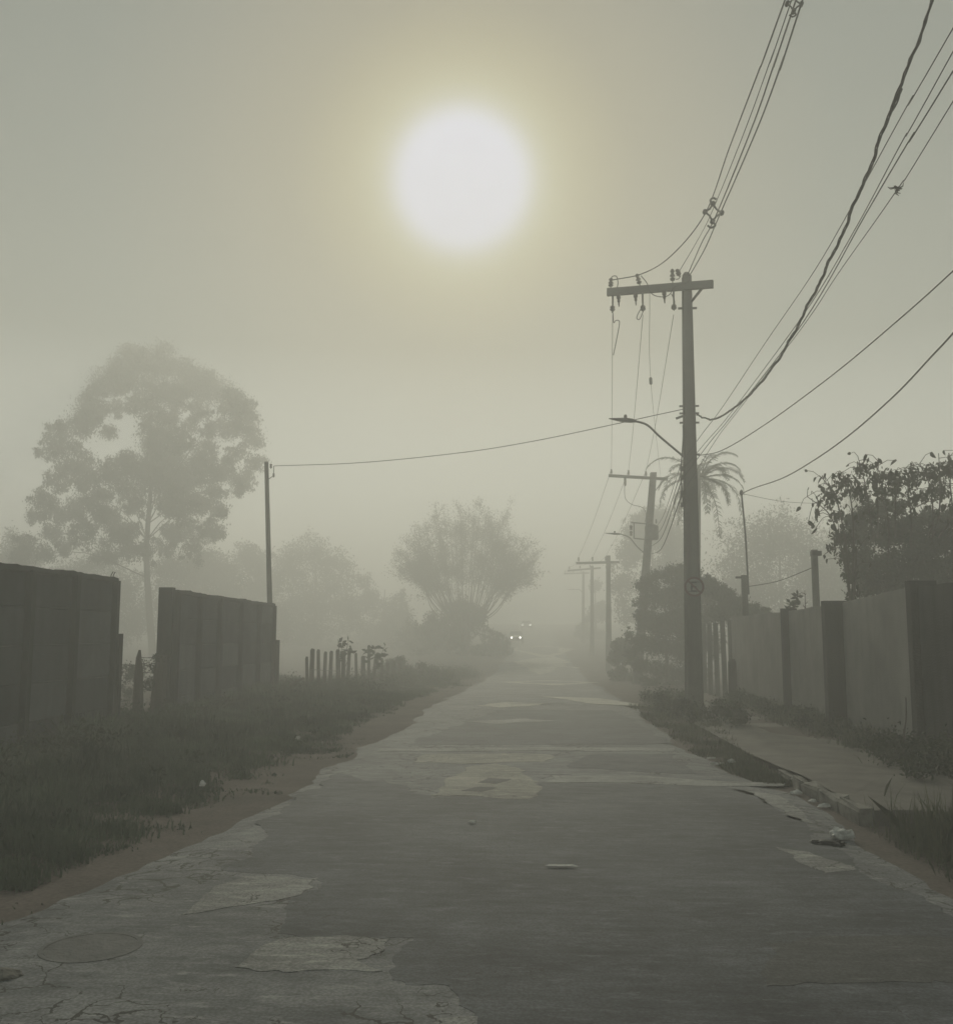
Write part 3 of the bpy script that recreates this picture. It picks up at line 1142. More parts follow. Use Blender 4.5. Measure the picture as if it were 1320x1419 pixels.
vs, fs = disc(sc_, .001, .20, 0, .012)
MB().add(vs, fs).build('plate', M_WHITE, SG)
vs, fs = disc(sc_, .168, .212, -.008, .024)
MB().add(vs, fs).build('ring', M_RED, SG)
m = MB()
m.box(sc_ + Vector((-.055, -.006, 0)), .034, .006, .21)
for dz in (-.09, 0, .09):
    m.box(sc_ + Vector((.005, -.006, dz)), .085, .006, .032)
m.build('letter', M_BLK, SG)
m = MB()
m.box(sc_ + Vector((0, -.011, 0)), .034, .004, .35, Matrix.Rotation(R_(-45), 3, 'Y'))
m.build('slash', M_RED, SG)
m = MB()
for dz in (-.1, .1):
    m.box(sc_ + Vector((0, .08, dz)), .36, .17, .03)
m.build('strap', M_STEEL, SG)

street_light('street light on a long curved arm from the tall utility pole', on1(632), [on1(640, -.05, -.05), on1(632, -.17, -.06), at(915, 606, 21.5), at(898, 590, 21.4), at(886, 585, 21.35), at(876, 583.5, 21.3)], at(843.5, 580, 21.15), at(881, 584, 21.3), .024)

# slim pole behind the shorter wall on the left
DL = 27.3
q0, q1 = at(374, 850, DL), at(369, 640, DL)
PL = thing('utility_pole', 'slim concrete pole behind the shorter panel wall carrying one wire across the street', 'utility pole', (q0.x + .05, DL, 0), 'utility poles along the street')
MB().tube([(q0.x + .08, DL, -.3), (q0.x, DL, q0.z), q1], [.085, .075, .06], 10).build('post', M_POLE, PL)
MB().tube([q1 - Vector((0, 0, .55)), q1 + Vector((.14, -.02, -.45)), q1 + Vector((.22, -.02, -.40)), q1 + Vector((.22, -.02, -.12))], .012, 5).build('bracket', M_STEEL, PL)
insulator(PL, q1 + Vector((.14, -.02, -.20)), (0, 0, 1), .14, .045)
insulator(PL, q1 + Vector((.22, -.02, -.45)), (0, 0, 1), .12, .04)

# second pole with its transformer
D2 = 43.0
a2, t2 = at(881, 936, D2), at(905, 655, D2)
P2 = thing('utility_pole', 'leaning concrete utility pole with transformer behind the big roadside bush', 'utility pole', (a2.x, D2, prof(D2)), 'utility poles along the street')
post_mesh((a2.x, D2, prof(D2) - .3), t2, .40, .27, 'post', P2)


def on2(py, dx=0.0, dy=0.0):
    f = (at(900, py, D2).z - prof(D2) + .3) / (t2.z - prof(D2) + .3)
    return Vector((a2.x, D2, prof(D2) - .3)).lerp(t2, f) + Vector((dx, dy, 0))


c2l, c2r = at(843, 659, D2 + .2), at(925, 664, D2 - .2)
MB().bar(c2l, c2r, .12, .12).build('crossarm', M_POLE, P2)
MB().bar(at(918, 666, D2), on2(682, .1), .05, .04).build('brace', M_STEEL, P2)
for px in (847, 871, 895):
    insulator(P2, c2l.lerp(c2r, (px - 843) / 82) + Vector((0, 0, .05)), (0, 0, 1), .24, .06)
MB().lathe(c2l.lerp(c2r, (866 - 843) / 82) - Vector((0, 0, .05)), (0, 0, -1), [(0, .05), (.3, .05), (.36, .03)], 8).build('surge_arrester', M_PORC, P2)
tr = MB().lathe(on2(749, .12, -.32), (0, 0, 1), [(0, .25), (.04, .29), (.55, .29), (.60, .27), (.66, .12), (.7, .06)], 16).build('transformer', M_STEEL, P2)
for k in range(3):
    insulator(P2, on2(733, -.05 + .16 * k, -.34) + Vector((0, 0, .18)), (0, 0, 1), .2, .05, 'bushing')
for a_, b_ in (((874, 724), (897, 726)), ((878, 724), (878, 746)), ((878, 746), (897, 748))):
    MB().bar(at(*a_, D2 - .3), at(*b_, D2 - .3), .05, .05).build('rack_bar', M_STEEL, P2)
for py in (728, 736):
    MB().lathe(at(874, py, D2 - .3), (0, 0, -1), [(0, .04), (.06, .07), (.12, .04), (.16, .06), (.2, .03)], 8).build('fuse_holder', M_PORC, P2)
MB().tube(catmull([at(865, 672, D2), at(866, 690, D2), at(875, 699, D2), (at(889, 703, D2)), at(895, 712, D2), at(893, 724, D2)], 5), .012, 5).build('jumper_wire', M_CABLE, P2)
street_light('street light on the leaning pole with the transformer', on2(770), [on2(770), at(882, 757, D2 - .4), at(872, 745, D2 - .5), at(860, 740, D2 - .6)], at(838, 739, D2 - .7), at(860, 740.5, D2 - .6), .024)

# farther poles
far = []
for D, bx, by, tx, ty, cl, cr_, label in (
        (64.0, 843.5, 950, 842.5, 770, (798, 780.5), (858, 779), 'foggy utility pole with level crossarm and bright gap beneath, after the leaning pole'),
        (92.0, 820.5, 925, 820, 784, (786, 791), (832, 787), 'faint utility pole with slanting crossarm beyond the level-armed pole'),
        (120.0, 808, 912, 808, 792, (781, 795), (816, 794), 'faintest utility pole far along the street with a lamp')):
    a_, b_ = at(bx, by, D), at(tx, ty, D)
    P = thing('utility_pole', label, 'utility pole', (a_.x, D, prof(D)), 'utility poles along the street')
    post_mesh((a_.x, D, prof(D) - .3), b_, .38, .26, 'post', P)
    l_, r_ = at(*cl, D), at(*cr_, D)
    MB().bar(l_, r_, .13, .15).build('crossarm', M_POLE, P)
    for f in (.06, .38, .68):
        insulator(P, l_.lerp(r_, f) + Vector((0, 0, .06)), (0, 0, 1), .32, .07)
    far.append((P, l_, r_, a_, b_, D))
D = 120.0
street_light('street light far along the street on the faintest pole', at(808, 830, D), [at(808, 822, D), at(802, 817, D), at(798, 817, D)], at(783, 817, D), at(800, 817, D), .05)

# ------------------------------------------------------------------ cables


def cable(label, pts, r, cat='cable', sub=7, group='overhead cables', name='power_cable', material=None):
    m = MB()
    m.tube(catmull(pts, sub), r, 5)
    o_ = m.build(name, material or M_CABLE, None, True)
    return tag(o_, label, cat, group)


def pl(pts, X0, k=0.0):
    return [on_plane(px, py, X0, D1, k) for px, py in pts]


# four covered high-voltage conductors held by spacers; their far ends run on over the viewer's shoulder
HX = 3.32


def extend(pts, y=-14.0, dz=.4):
    p, q = pts[-2], pts[-1]
    d = (q - p)
    t_ = (y - q.y) / d.y
    return pts + [q + d * (t_ * .5) + Vector((0, 0, dz * .6)), q + d * t_ + Vector((0, 0, dz))]


hv = [('outer high cable swinging off to the end insulator of the crossarm', [(846, 391), (888, 388), (930, 354), (976, 297), (1010, 205), (1050, 100), (1089, -5)], .0125),
      ('thin high cable between the thicker ones above the crossarm', [(943, 380), (962, 340), (984, 298), (1030, 185), (1070, 75), (1098, -5)], .008),
      ('inner high cable from the pole top through both spacers', [(950, 380), (972, 336), (991, 300), (1042, 175), (1075, 80), (1104, -5)], .0125),
      ('innermost high cable on the pavement side of the spacers', [(960, 382), (976, 345), (997, 297), (1050, 175), (1085, 80), (1113, -5)], .0125)]
for i, (lab, pp, r) in enumerate(hv):
    pts = pl(pp, HX + .04 * i)
    if i == 0:
        pts[0] = arm(848) + Vector((0, 0, .28))
        pts[1] = arm(890) + Vector((0, -.2, .30))
        pts[2] = at(930, 354, 19.6)
    elif i == 1:
        pts[0] = on1(381, -.2, -.2)
    else:
        pts[0] = on1(384, .05 * (i - 2), -.1)
    cable(lab, extend(pts), r)


def spacer(label, px, py, s):
    c_ = on_plane(px, py, HX + .05, D1)
    t = thing('cable_spacer', label, 'cable spacer', c_, 'spacers on the high cables')
    m = MB()
    q = [Vector((-.16, 0, .03)), Vector((0, 0, .19)), Vector((.16, 0, .0)), Vector((-.02, 0, -.17))]
    for i in range(4):
        m.tube([c_ + q[i] * s, c_ + (q[i] + q[(i + 1) % 4]) * .4 * s, c_ + q[(i + 1) % 4] * s], .020 * s, 6)
    m.build('frame', M_IRON, t)
    for i in range(4):
        MB().lathe(c_ + q[i] * s - Vector((0, .05, 0)), (0, 1, 0), [(0, .03 * s), (.02, .05 * s), (.08, .05 * s), (.10, .03 * s)], 8).build('clip', M_IRON, t)
    MB().tube(catmull([c_ + Vector(v) * s for v in ((-.02, 0, -.17), (.03, 0, -.25), (-.05, 0, -.30), (-.12, 0, -.25))], 4), .022 * s, 6).build('hook', M_IRON, t)
    MB().tube(catmull([c_ + Vector(v) * s for v in ((0, 0, .19), (-.05, 0, .25), (.0, 0, .31), (.07, 0, .28))], 4), .022 * s, 6).build('hook', M_IRON, t)


spacer('four-armed spacer clamping the high cables just above the crossarm', 988, 295, .95)
spacer('spacer on the high cables farther out above the street', 1100, 6, .55)

# thick twisted low-voltage bundle
core = extend(pl([(964, 579), (985, 581), (1005, 573), (1040, 545), (1075, 502), (1100, 460), (1150, 360), (1195, 255), (1243, 130), (1293, -3)], 3.55), -14, .3)
core[0] = on1(576, .15, -.08)
core = catmull(core, 26)
TB = thing('twisted_cable', 'thick wavy twisted cable bundle sagging deep from the tall utility pole', 'cable', core[0], 'overhead cables')
for s in range(3):
    ln = 0.0
    pts = []
    for i, p_ in enumerate(core):
        if i:
            ln += (p_ - core[i - 1]).length
        a_ = ln * 2 * math.pi / .6 + s * 2 * math.pi / 3
        wob = .012 * math.sin(ln * 6.1) + .008 * math.sin(ln * 13.0)
        pts.append(p_ + Vector((math.cos(a_) * .012 + wob, 0, math.sin(a_) * .012 + wob * .5)))
    MB().tube(pts, .0085, 5).build('strand', M_CABLE, TB, True)

# thin telephone lines, gathered at the tall pole and passed on to the next
tel = [('first thin telephone line over the twisted bundle', [(940, 640), (972, 602), (1000, 565), (1060, 475), (1130, 372), (1195, 258), (1260, 140), (1325, 30)], .006, 3.75),
       ('second thin telephone line beside the twisted bundle', [(940, 652), (980, 610), (1010, 575), (1110, 440), (1180, 325), (1250, 195), (1325, 62)], .006, 3.8),
       ('third, heavier telephone line beside the twisted bundle', [(941, 664), (984, 612), (1012, 578), (1110, 450), (1200, 295), (1262, 190), (1325, 90)], .0075, 3.85),
       ('lowest thin telephone line with the snagged clump on it', [(942, 684), (990, 612), (1020, 572), (1110, 455), (1160, 380), (1243, 262), (1325, 132)], .0055, 3.9)]
for i, (lab, pp, r, X0) in enumerate(tel):
    pts = pl(pp, X0)
    pts[0] = on1(pp[0][1], -.18, -.06)
    pts[1] = pts[1].lerp(at(pp[1][0], pp[1][1], 20.9), .9)
    cable(lab, extend(pts), r, name='telephone_line')
cl_ = on_plane(1243, 262, 3.9)
t = thing('snagged_clump', 'small dark clump of string and plastic snagged on the lowest telephone line', 'debris', cl_)
rnd = random.Random(6)
m = MB()
for k in range(14):
    a_ = cl_ + Vector((rnd.gauss(0, .012), rnd.gauss(0, .012), rnd.gauss(0, .022)))
    b_ = a_ + Vector((rnd.gauss(0, .028), rnd.gauss(0, .02), rnd.gauss(-.005, .03)))
    m.tube([a_, a_.lerp(b_, .5) + Vector((rnd.gauss(0, .015), 0, rnd.gauss(0, .015))), b_], [.010, .008, .004], 5)
m.build('knot', M_IRON, t)
MB().tube([cl_ + Vector(v) for v in ((0, 0, .02), (-.07, 0, .0), (-.10, 0, .03))], .004, 4).build('string', M_IRON, t)

cable('straight service cable leaving the tall pole towards the right-hand houses', [on1(632, .17, -.05), at(1000, 624, 19.6), at(1060, 588, 17.2), at(1150, 522, 14.2), at(1240, 447, 11.8), at(1330, 366, 10.0), at(1500, 200, 7.4)], .0085, name='service_cable')
cable('sagging drop cable hung from the slim steel mast', [mt, at(1045, 676, 24.2), at(1085, 662, 21.4), at(1130, 636, 18.9), at(1180, 600, 16.6), at(1240, 547, 14.2), at(1290, 494, 12.4), at(1330, 450, 11.1), at(1480, 270, 8)], .0125, name='service_cable')
cable('single wire crossing above the street to the slim pole', [on1(568, -.14, -.08), at(895, 578, 22.2), at(850, 588, 22.7), at(740, 611, 23.8), at(640, 627, 24.8), at(500, 641, 26.1), q1 + Vector((.22, -.02, -.12))], .0095, name='service_cable')
cable('slack wire between the two posts behind the rendered wall', [at(1036, 813, 26), at(1075, 806, 24.6), at(1105, 795, 23), at(1129, 785, 22)], .010, name='service_cable')
cable('upper faint wire running off from the steel mast', [mt, at(1085, 695, 27.5), at(1140, 698, 30)], .006, name='service_cable')

# high-voltage wires on to the second pole
for i, (px, py, lab) in enumerate(((848.5, 436, 'wire from the end of the crossarm to the leaning pole'), (890.5, 436, 'wire from the middle of the crossarm to the leaning pole'), (933, 436, 'wire from the inner end of the crossarm to the leaning pole'))):
    e = c2l.lerp(c2r, ((847, 871, 895)[i] - 843) / 82) + Vector((0, 0, .28))
    s0 = at(px, py, 22.3)
    mid = s0.lerp(e, .5) - Vector((0, 0, .22))
    cable(lab, [s0, mid, e], .0075, name='bare_wire', material=M_WIRE)
s0 = arm(901) - Vector((0, 0, .08))
cable('fourth wire from the crossarm with a black sleeve on it', [s0, at(901.5, 530, 28), c2r + Vector((-.3, 0, .1))], .006, name='bare_wire', material=M_WIRE)
sl_ = at(901.5, 528, 27.9)
o = MB().lathe(sl_ - Vector((0, 0, .1)), (0, .3, 1), [(0, .02), (.03, .045), (.2, .045), (.24, .02)], 8).build('cable_sleeve', M_IRON)
tag(o, 'small black sleeve clamped on the fourth wire below the crossarm', 'cable sleeve')
for i, py in enumerate((640, 652, 664, 684)):
    s0 = on1(py, -.18, -.03)
    e = on2(735 + i * 11, .17, -.12)
    cable(['topmost', 'second', 'third', 'lowest'][i] + ' cable of the bundle dropping from the tall pole to the leaning pole', [s0, s0.lerp(e, .5) - Vector((0, 0, .30 + .05 * i)), e], (.008, .010, .013, .014)[i], name='telephone_line')
prev = [c2l.lerp(c2r, ((847, 871, 895)[i] - 843) / 82) + Vector((0, 0, .28)) for i in range(3)]
for n_, (P, l_, r_, a_, b_, D) in enumerate(far):
    nx = [l_.lerp(r_, f) + Vector((0, 0, .36)) for f in (.06, .38, .68)]
    for i in range(3):
        cable(['outer', 'middle', 'inner'][i] + ' wire ' + ['between the leaning pole and the level-armed pole', 'between the level-armed pole and the slanting-armed pole', 'between the slanting-armed pole and the faintest pole'][n_],
              [prev[i], prev[i].lerp(nx[i], .5) - Vector((0, 0, .2)), nx[i]], .009, name='bare_wire', material=M_WIRE)
    prev = nx

# ------------------------------------------------------------------ trees
L_EUC = leaf_mat('eucalypt_leaf', (.055, .070, .042), (.028, .036, .022))
L_FAR = leaf_mat('far_leaf', (.060, .072, .042), (.032, .040, .024))
L_BUSH = leaf_mat('bush_leaf', (.050, .062, .034), (.022, .030, .017))
L_PALM = leaf_mat('palm_leaf', (.060, .072, .040), (.034, .042, .024))
L_BROAD = leaf_mat('broad_leaf', (.060, .066, .038), (.030, .034, .020))


def ragged(clumps, seed, k=7, f=.48, core=.85):
    """break each ball into small tufts thrown about its surface, so the outline is uneven and sky shows between"""
    rnd_ = random.Random(seed)
    out = [(x, y, z, r * core) for x, y, z, r in clumps]
    for x, y, z, r in clumps:
        for _ in range(k):
            d_ = Vector((rnd_.gauss(0, 1), rnd_.gauss(0, 1), rnd_.gauss(0, .9))).normalized() * (r * rnd_.uniform(.5, 1.15))
            out.append((x + d_.x, y + d_.y, z + d_.z, r * f * rnd_.uniform(.4, 1.1)))
    return out


def px_clumps(lst, Y, seed, spread=3.0):
    rnd = random.Random(seed)
    out = []
    for px, py, rp in lst:
        Yd = Y + rnd.uniform(-spread, spread)
        p_ = at(px, py, Yd)
        out.append((p_.x, p_.y, p_.z, rp * Yd / F))
    return out


def auto_clumps(px0, px1, top, bot, Y, n, seed, rmin=.10, rmax=.20, peak=.5, spread=None):
    """clumps under a domed outline given by its width, top and foot"""
    rnd = random.Random(seed)
    w = px1 - px0
    lst = []
    for i in range(n):
        u = rnd.random()
        e = math.sqrt(max(0, 1 - ((u - peak) / (peak if u < peak else 1 - peak)) ** 2))
        r = w * rnd.uniform(rmin, rmax)
        hi = bot - (bot - top) * (.35 + .65 * e)
        v = rnd.random() ** 1.4
        lst.append((px0 + r * .6 + u * (w - 1.2 * r), lerp(hi + r * .8, bot - r * .3, v), r))
    return px_clumps(lst, Y, seed, spread if spread is not None else w * Y / F * .28)


def tree(name, label, cat, base, clumps, leaves, size, seed, leaf_m, fork=.35, trunk_r=.16, group=None, limbs=14, rag=7, core=.85, **kw):
    rnd = random.Random(seed)
    base = Vector(base)
    t = thing(name, label, cat, base, group)
    C = [Vector(c_[:3]) for c_ in clumps]
    topz = max(c_.z for c_ in C)
    cx = sum(c_.x for c_ in C) / len(C)
    cyy = sum(c_.y for c_ in C) / len(C)
    H = topz - base.z
    axis = [base - Vector((0, 0, .3)), base.lerp(Vector((cx, cyy, base.z + H * fork)), .8) + Vector((0, 0, H * fork * .2)), Vector((lerp(base.x, cx, .7), cyy, base.z + H * .6)), Vector((cx, cyy, base.z + H * .88))]
    m_ = MB()
    ax = catmull(axis, 5)
    m_.tube(ax, [lerp(trunk_r, trunk_r * .18, i / (len(ax) - 1)) for i in range(len(ax))], 9)
    for c_ in sorted(C, key=lambda q: rnd.random())[:limbs]:
        zs = lerp(base.z + H * fork * .8, c_.z, rnd.uniform(.35, .75))
        k = min(range(len(ax)), key=lambda i: abs(ax[i].z - zs))
        s_ = ax[k]
        mid = s_.lerp(c_, .5) + Vector((rnd.uniform(-.1, .1), rnd.uniform(-.1, .1), .12 * (c_ - s_).length))
        r_ = trunk_r * .22 * (1 - .5 * k / len(ax))
        m_.tube(catmull([s_, mid, c_], 4), [lerp(r_, r_ * .2, i / 8) for i in range(9)], 6)
    m_.build('trunk', M_BARK, t, True)
    lc_ = leaf_cloud(ragged(clumps, seed, rag, .46, core), leaves, size, seed, **kw)
    link('crown', raw_mesh('crown', lc_, 4), leaf_m, t)
    return t


EUC = [(205, 500, 21), (180, 506, 20), (238, 508, 16), (150, 530, 22), (270, 527, 20), (300, 541, 20), (326, 560, 18), (343, 582, 16), (352, 610, 14), (350, 640, 12), (340, 664, 12), (330, 680, 9),
       (125, 562, 18), (110, 592, 19), (86, 607, 16), (70, 622, 12), (100, 640, 17), (77, 665, 12), (60, 696, 16), (50, 715, 10), (85, 715, 14), (120, 660, 18), (105, 700, 15), (132, 690, 17),
       (150, 722, 17), (165, 742, 13), (120, 747, 12), (92, 756, 12), (36, 752, 13), (215, 600, 22), (225, 640, 27), (236, 670, 27), (200, 660, 22), (260, 660, 22), (282, 642, 16), (186, 558, 12),
       (215, 540, 20), (240, 556, 13), (262, 592, 12), (290, 602, 11), (316, 598, 13), (310, 650, 15), (296, 680, 13), (270, 700, 14), (240, 700, 15), (208, 578, 15), (326, 630, 11), (280, 570, 13),
       (150, 648, 10), (176, 680, 14), (190, 700, 12), (285, 735, 10), (262, 728, 9), (165, 520, 14), (255, 540, 12), (140, 575, 8)]
EUC2 = [(182, 735, 12), (252, 715, 12), (232, 735, 10), (300, 705, 12), (150, 600, 10), (160, 565, 9), (250, 610, 14), (285, 620, 12), (235, 580, 12), (175, 640, 14), (160, 665, 14), (140, 710, 13), (110, 730, 11), (75, 740, 12), (60, 765, 12), (175, 760, 13), (245, 740, 12), (230, 760, 12), (265, 760, 13), (300, 735, 11), (200, 765, 14), (145, 770, 13), (25, 772, 12), (275, 690, 10), (325, 665, 10)]
g = at(213, 930, 74)
tree('eucalyptus_tree', 'tall billowing eucalyptus tree rising in the fog beyond the panel walls', 'tree', (g.x, 74, prof(74)), [(x, y, z, r * 1.45) for x, y, z, r in px_clumps(EUC + EUC2, 74, 5, 4.2)], 150000, .20, 5, L_EUC, fork=.34, trunk_r=.30, limbs=14, rag=9, core=.80, shell=.0, jitter=.75, droop=.8)

BACK = [  # name, label, px0, px1, top, foot, depth, clumps, leaves, leaf size
    ('broadleaf_tree', 'low rounded tree at the left foot of the eucalyptus', -60, 80, 738, 880, 90, 22, 14000, .30),
    ('broadleaf_tree', 'dense low tree filling the space right under the eucalyptus', 60, 215, 752, 890, 94, 24, 15000, .30),
    ('broadleaf_tree', 'hazy tree with a knobbly top between the eucalyptus and the slim pole', 205, 330, 722, 890, 94, 26, 15000, .30),
    ('broadleaf_tree', 'hazy tree just behind the slim pole', 300, 400, 742, 890, 105, 20, 12000, .32),
    ('broadleaf_tree', 'pale round-topped tree to the right of the slim pole', 372, 505, 728, 900, 113, 28, 16000, .34),
    ('broadleaf_tree', 'very pale lower tree between the slim pole and the vase-shaped tree', 480, 570, 782, 905, 119, 18, 11000, .34),
    ('broadleaf_tree', 'pale tall tree looming behind the leaning pole', 845, 960, 690, 905, 94, 30, 18000, .32),
    ('broadleaf_tree', 'hazy spreading tree beyond the palm and the rendered wall', 980, 1190, 688, 880, 80, 40, 22000, .28),
    ('broadleaf_tree', 'faint tree top showing through the gaps of the broad-leaved tree', 1135, 1260, 664, 860, 105, 24, 13000, .32),
    ('broadleaf_tree', 'pale tree on the verge beyond the level-armed pole', 800, 850, 800, 920, 130, 14, 8000, .36),
    ('broadleaf_tree', 'pale low tree deep in the fog behind the wooden stakes', 540, 640, 850, 915, 101, 14, 8000, .30),
]
for i, (n_, lab, x0, x1, tp, ft, Y, nc, nl, sz) in enumerate(BACK):
    cl = auto_clumps(x0, x1, tp, ft, Y, int(nc * 1.5), 100 + i, .13, .22, random.Random(i).uniform(.4, .6))
    p_ = at((x0 + x1) / 2, 900, Y)
    tree(n_, lab, 'tree', (p_.x, Y, prof(Y)), cl, int(nl * 1.6), sz * .85, 50 + i, L_FAR, fork=.3, trunk_r=.22, group='hazy trees behind the street', limbs=6, shell=.0, jitter=.8)

# vase-shaped tree on the left verge: many ribs fanning up from a short bole
YV = 90.0
vb = at(644, 935, YV)
VT = thing('vase_shaped_tree', 'fan-branched round tree with fine twigs standing in the fog at the left verge', 'tree', (vb.x, YV, prof(YV)))
fork_ = at(644, 852, YV)
MB().tube([(vb.x, YV, prof(YV) - .3), (vb.x, YV, (fork_.z + prof(YV)) / 2), fork_], [.40, .34, .34], 10).build('trunk', M_BARK, VT, True)
rnd = random.Random(77)
tw, tip_pts = [], []
dome_c = at(646, 795, YV)
RXv, RZv = 108 * YV / F, 110 * YV / F
for k in range(96):
    th = lerp(-1.75, 1.75, (k + rnd.random() * 2 - .5) / 96)
    ph = rnd.uniform(-1.25, 1.25)
    rr = rnd.uniform(.62, 1.0) * (1 + .06 * math.sin(th * 5 + 1))
    tip = dome_c + Vector((math.sin(th) * RXv * rr, math.sin(ph) * math.cos(th) * RXv * .85, math.cos(th) * RZv * rr * (.8 + .2 * math.cos(ph)) + .3 * max(0, abs(th) - 1.2)))
    st = fork_ + Vector((math.sin(th) * rnd.uniform(1.4, 3.1), math.sin(ph) * 1.2, rnd.uniform(.2, 1.2)))
    mid = st.lerp(tip, .5) + Vector((0, 0, .1 + .55 * abs(math.sin(th)) ** 2))
    path = catmull([fork_ + Vector((math.sin(th) * .5, 0, -1.2)), st, mid, tip], 5)
    m_ = MB()
    m_.tube(path, [lerp(.040, .014, i / (len(path) - 1)) for i in range(len(path))], 5)
    for q in range(9):
        f = rnd.uniform(.5, .98)
        p_ = path[int(f * (len(path) - 1))]
        d_ = (tip - st).normalized()
        e_ = p_ + (d_ * .8 + Vector((rnd.gauss(0, .5), rnd.gauss(0, .5), rnd.gauss(.15, .35)))) * rnd.uniform(.4, 1.1)
        m_.tube([p_, p_.lerp(e_, .5) + Vector((0, 0, .04)), e_], [.024, .017, .009], 4, False)
        tip_pts.append((p_, e_))
    tip_pts.append((path[len(path) // 2 + 4], tip))
    m_.build('branch', M_BARK, VT)
nr = np.random.default_rng(3)
A = np.array([tuple(a) for a, b in tip_pts])
B = np.array([tuple(b) for a, b in tip_pts])
n = 44000
ix = nr.integers(0, len(A), n)
tt = nr.random(n) ** .55
p_ = A[ix] * (1 - tt[:, None]) + B[ix] * tt[:, None] + nr.normal(size=(n, 3)) * .24
a_ = unit(nr.normal(size=(n, 3)) + np.array([0, 0, .6])) * (.09 * (.6 + nr.random(n)))[:, None]
b_ = unit(np.cross(a_, nr.normal(size=(n, 3)))) * .033
link('crown', raw_mesh('crown', np.stack([p_ - a_, p_ + b_, p_ + a_, p_ - b_], 1).reshape(-1, 3), 4), L_FAR, VT)
cl = auto_clumps(568, 706, 828, 940, 92, 60, 9, .06, .12)
tree('bush', 'rounded thicket at the foot of the fan-branched tree', 'bush', (at(640, 900, 92).x, 92, prof(92)), cl, 15000, .26, 9, L_FAR, limbs=8, trunk_r=.1)
cl = auto_clumps(640, 700, 890, 922, 96, 14, 19, .12, .2)
tree('bush', 'low shrub spilling to the road edge beside the thicket', 'bush', (at(680, 900, 96).x, 96, prof(96)), cl, 5000, .2, 19, L_FAR, limbs=5, trunk_r=.08)

cl = auto_clumps(515, 612, 908, 956, 46, 26, 61, .07, .14, .35, spread=1.2)
tree('bush', 'ragged scrub tangled among the far stakes of the fence', 'bush', (at(560, 930, 46).x, 46, prof(46)), cl, 16000, .09, 61, L_BUSH, limbs=6, trunk_r=.04, jitter=.9, shell=.0)
cl = auto_clumps(150, 236, 912, 985, 24, 26, 62, .07, .14, .6, spread=1.0)
tree('bush', 'thin scrub seen through the gap between the two panel walls', 'bush', (at(195, 930, 24).x, 24, 0), cl, 5000, .06, 62, L_BUSH, limbs=8, trunk_r=.025, jitter=1.2, shell=.0)

# roadside bushes on the right
BR = [(892, 812, 12), (905, 800, 14), (925, 797, 14), (945, 793, 15), (962, 795, 12), (890, 835, 12), (910, 830, 20), (940, 825, 24), (970, 820, 20), (885, 855, 9), (900, 860, 18), (930, 865, 26), (960, 860, 26),
      (885, 890, 14), (905, 895, 20), (940, 900, 26), (890, 925, 14), (915, 930, 18), (950, 935, 22), (900, 950, 14), (930, 955, 16), (985, 850, 20), (985, 890, 18), (875, 905, 10), (872, 880, 9)]
g = at(925, 965, 40.0)
tree('bush', 'big dark bush crowding the road edge behind the tall utility pole', 'bush', (g.x, 40.0, prof(40.0)), px_clumps(BR, 40.0, 4, 1.1), 80000, .085, 4, L_BUSH, limbs=12, trunk_r=.08, jitter=.9, shell=.0)
BW = [(985, 815, 14), (1003, 826, 14), (1022, 838, 13), (1042, 846, 11), (1060, 852, 9), (1000, 850, 16), (1025, 860, 14), (975, 808, 12), (1048, 862, 12)]
g = at(1015, 900, 35.0)
tree('bush', 'dark bush sloping down behind the slat fence and rendered wall', 'bush', (g.x, 35.0, prof(35.0)), px_clumps(BW, 35.0, 6, .8), 34000, .08, 6, L_BUSH, limbs=6, trunk_r=.06, jitter=.9, shell=.0)
cl = auto_clumps(838, 884, 880, 955, 48, 14, 29, .16, .26, spread=.8)
tree('bush', 'pale verge shrub beside the road past the big dark bush', 'bush', (at(860, 900, 48).x, 48, prof(48)), cl, 8000, .13, 29, L_FAR, limbs=4, trunk_r=.06)
BD = [(1172, 745, 12), (1180, 722, 13), (1200, 708, 14), (1222, 702, 14), (1242, 706, 13), (1258, 722, 12), (1195, 740, 22), (1230, 740, 26), (1270, 745, 24), (1300, 725, 16), (1325, 720, 18), (1305, 755, 26), (1340, 750, 26),
      (1185, 775, 18), (1215, 785, 26), (1255, 790, 30), (1300, 795, 30), (1345, 790, 30), (1200, 815, 22), (1240, 825, 28), (1290, 830, 28), (1340, 830, 28), (1180, 800, 10), (1282, 716, 12), (1375, 740, 30), (1380, 800, 34)]
g = at(1260, 900, 22.0)
tree('bush', 'dense dark bush bulging above the rendered wall', 'bush', (g.x, 22.0, 0), px_clumps(BD, 22.0, 8, .8), 80000, .075, 8, L_BUSH, limbs=12, trunk_r=.08, jitter=.8, rag=9, shell=.0)

# broad-leaved tree: thin stems above the dense bush with big hanging leaves, one object each
YB = 17.6
gb = at(1200, 860, YB)
BT = thing('broad_leaved_tree', 'thin-stemmed tree with large drooping leaves standing before the dense bush', 'tree', (gb.x, YB, 0))
rnd = random.Random(21)


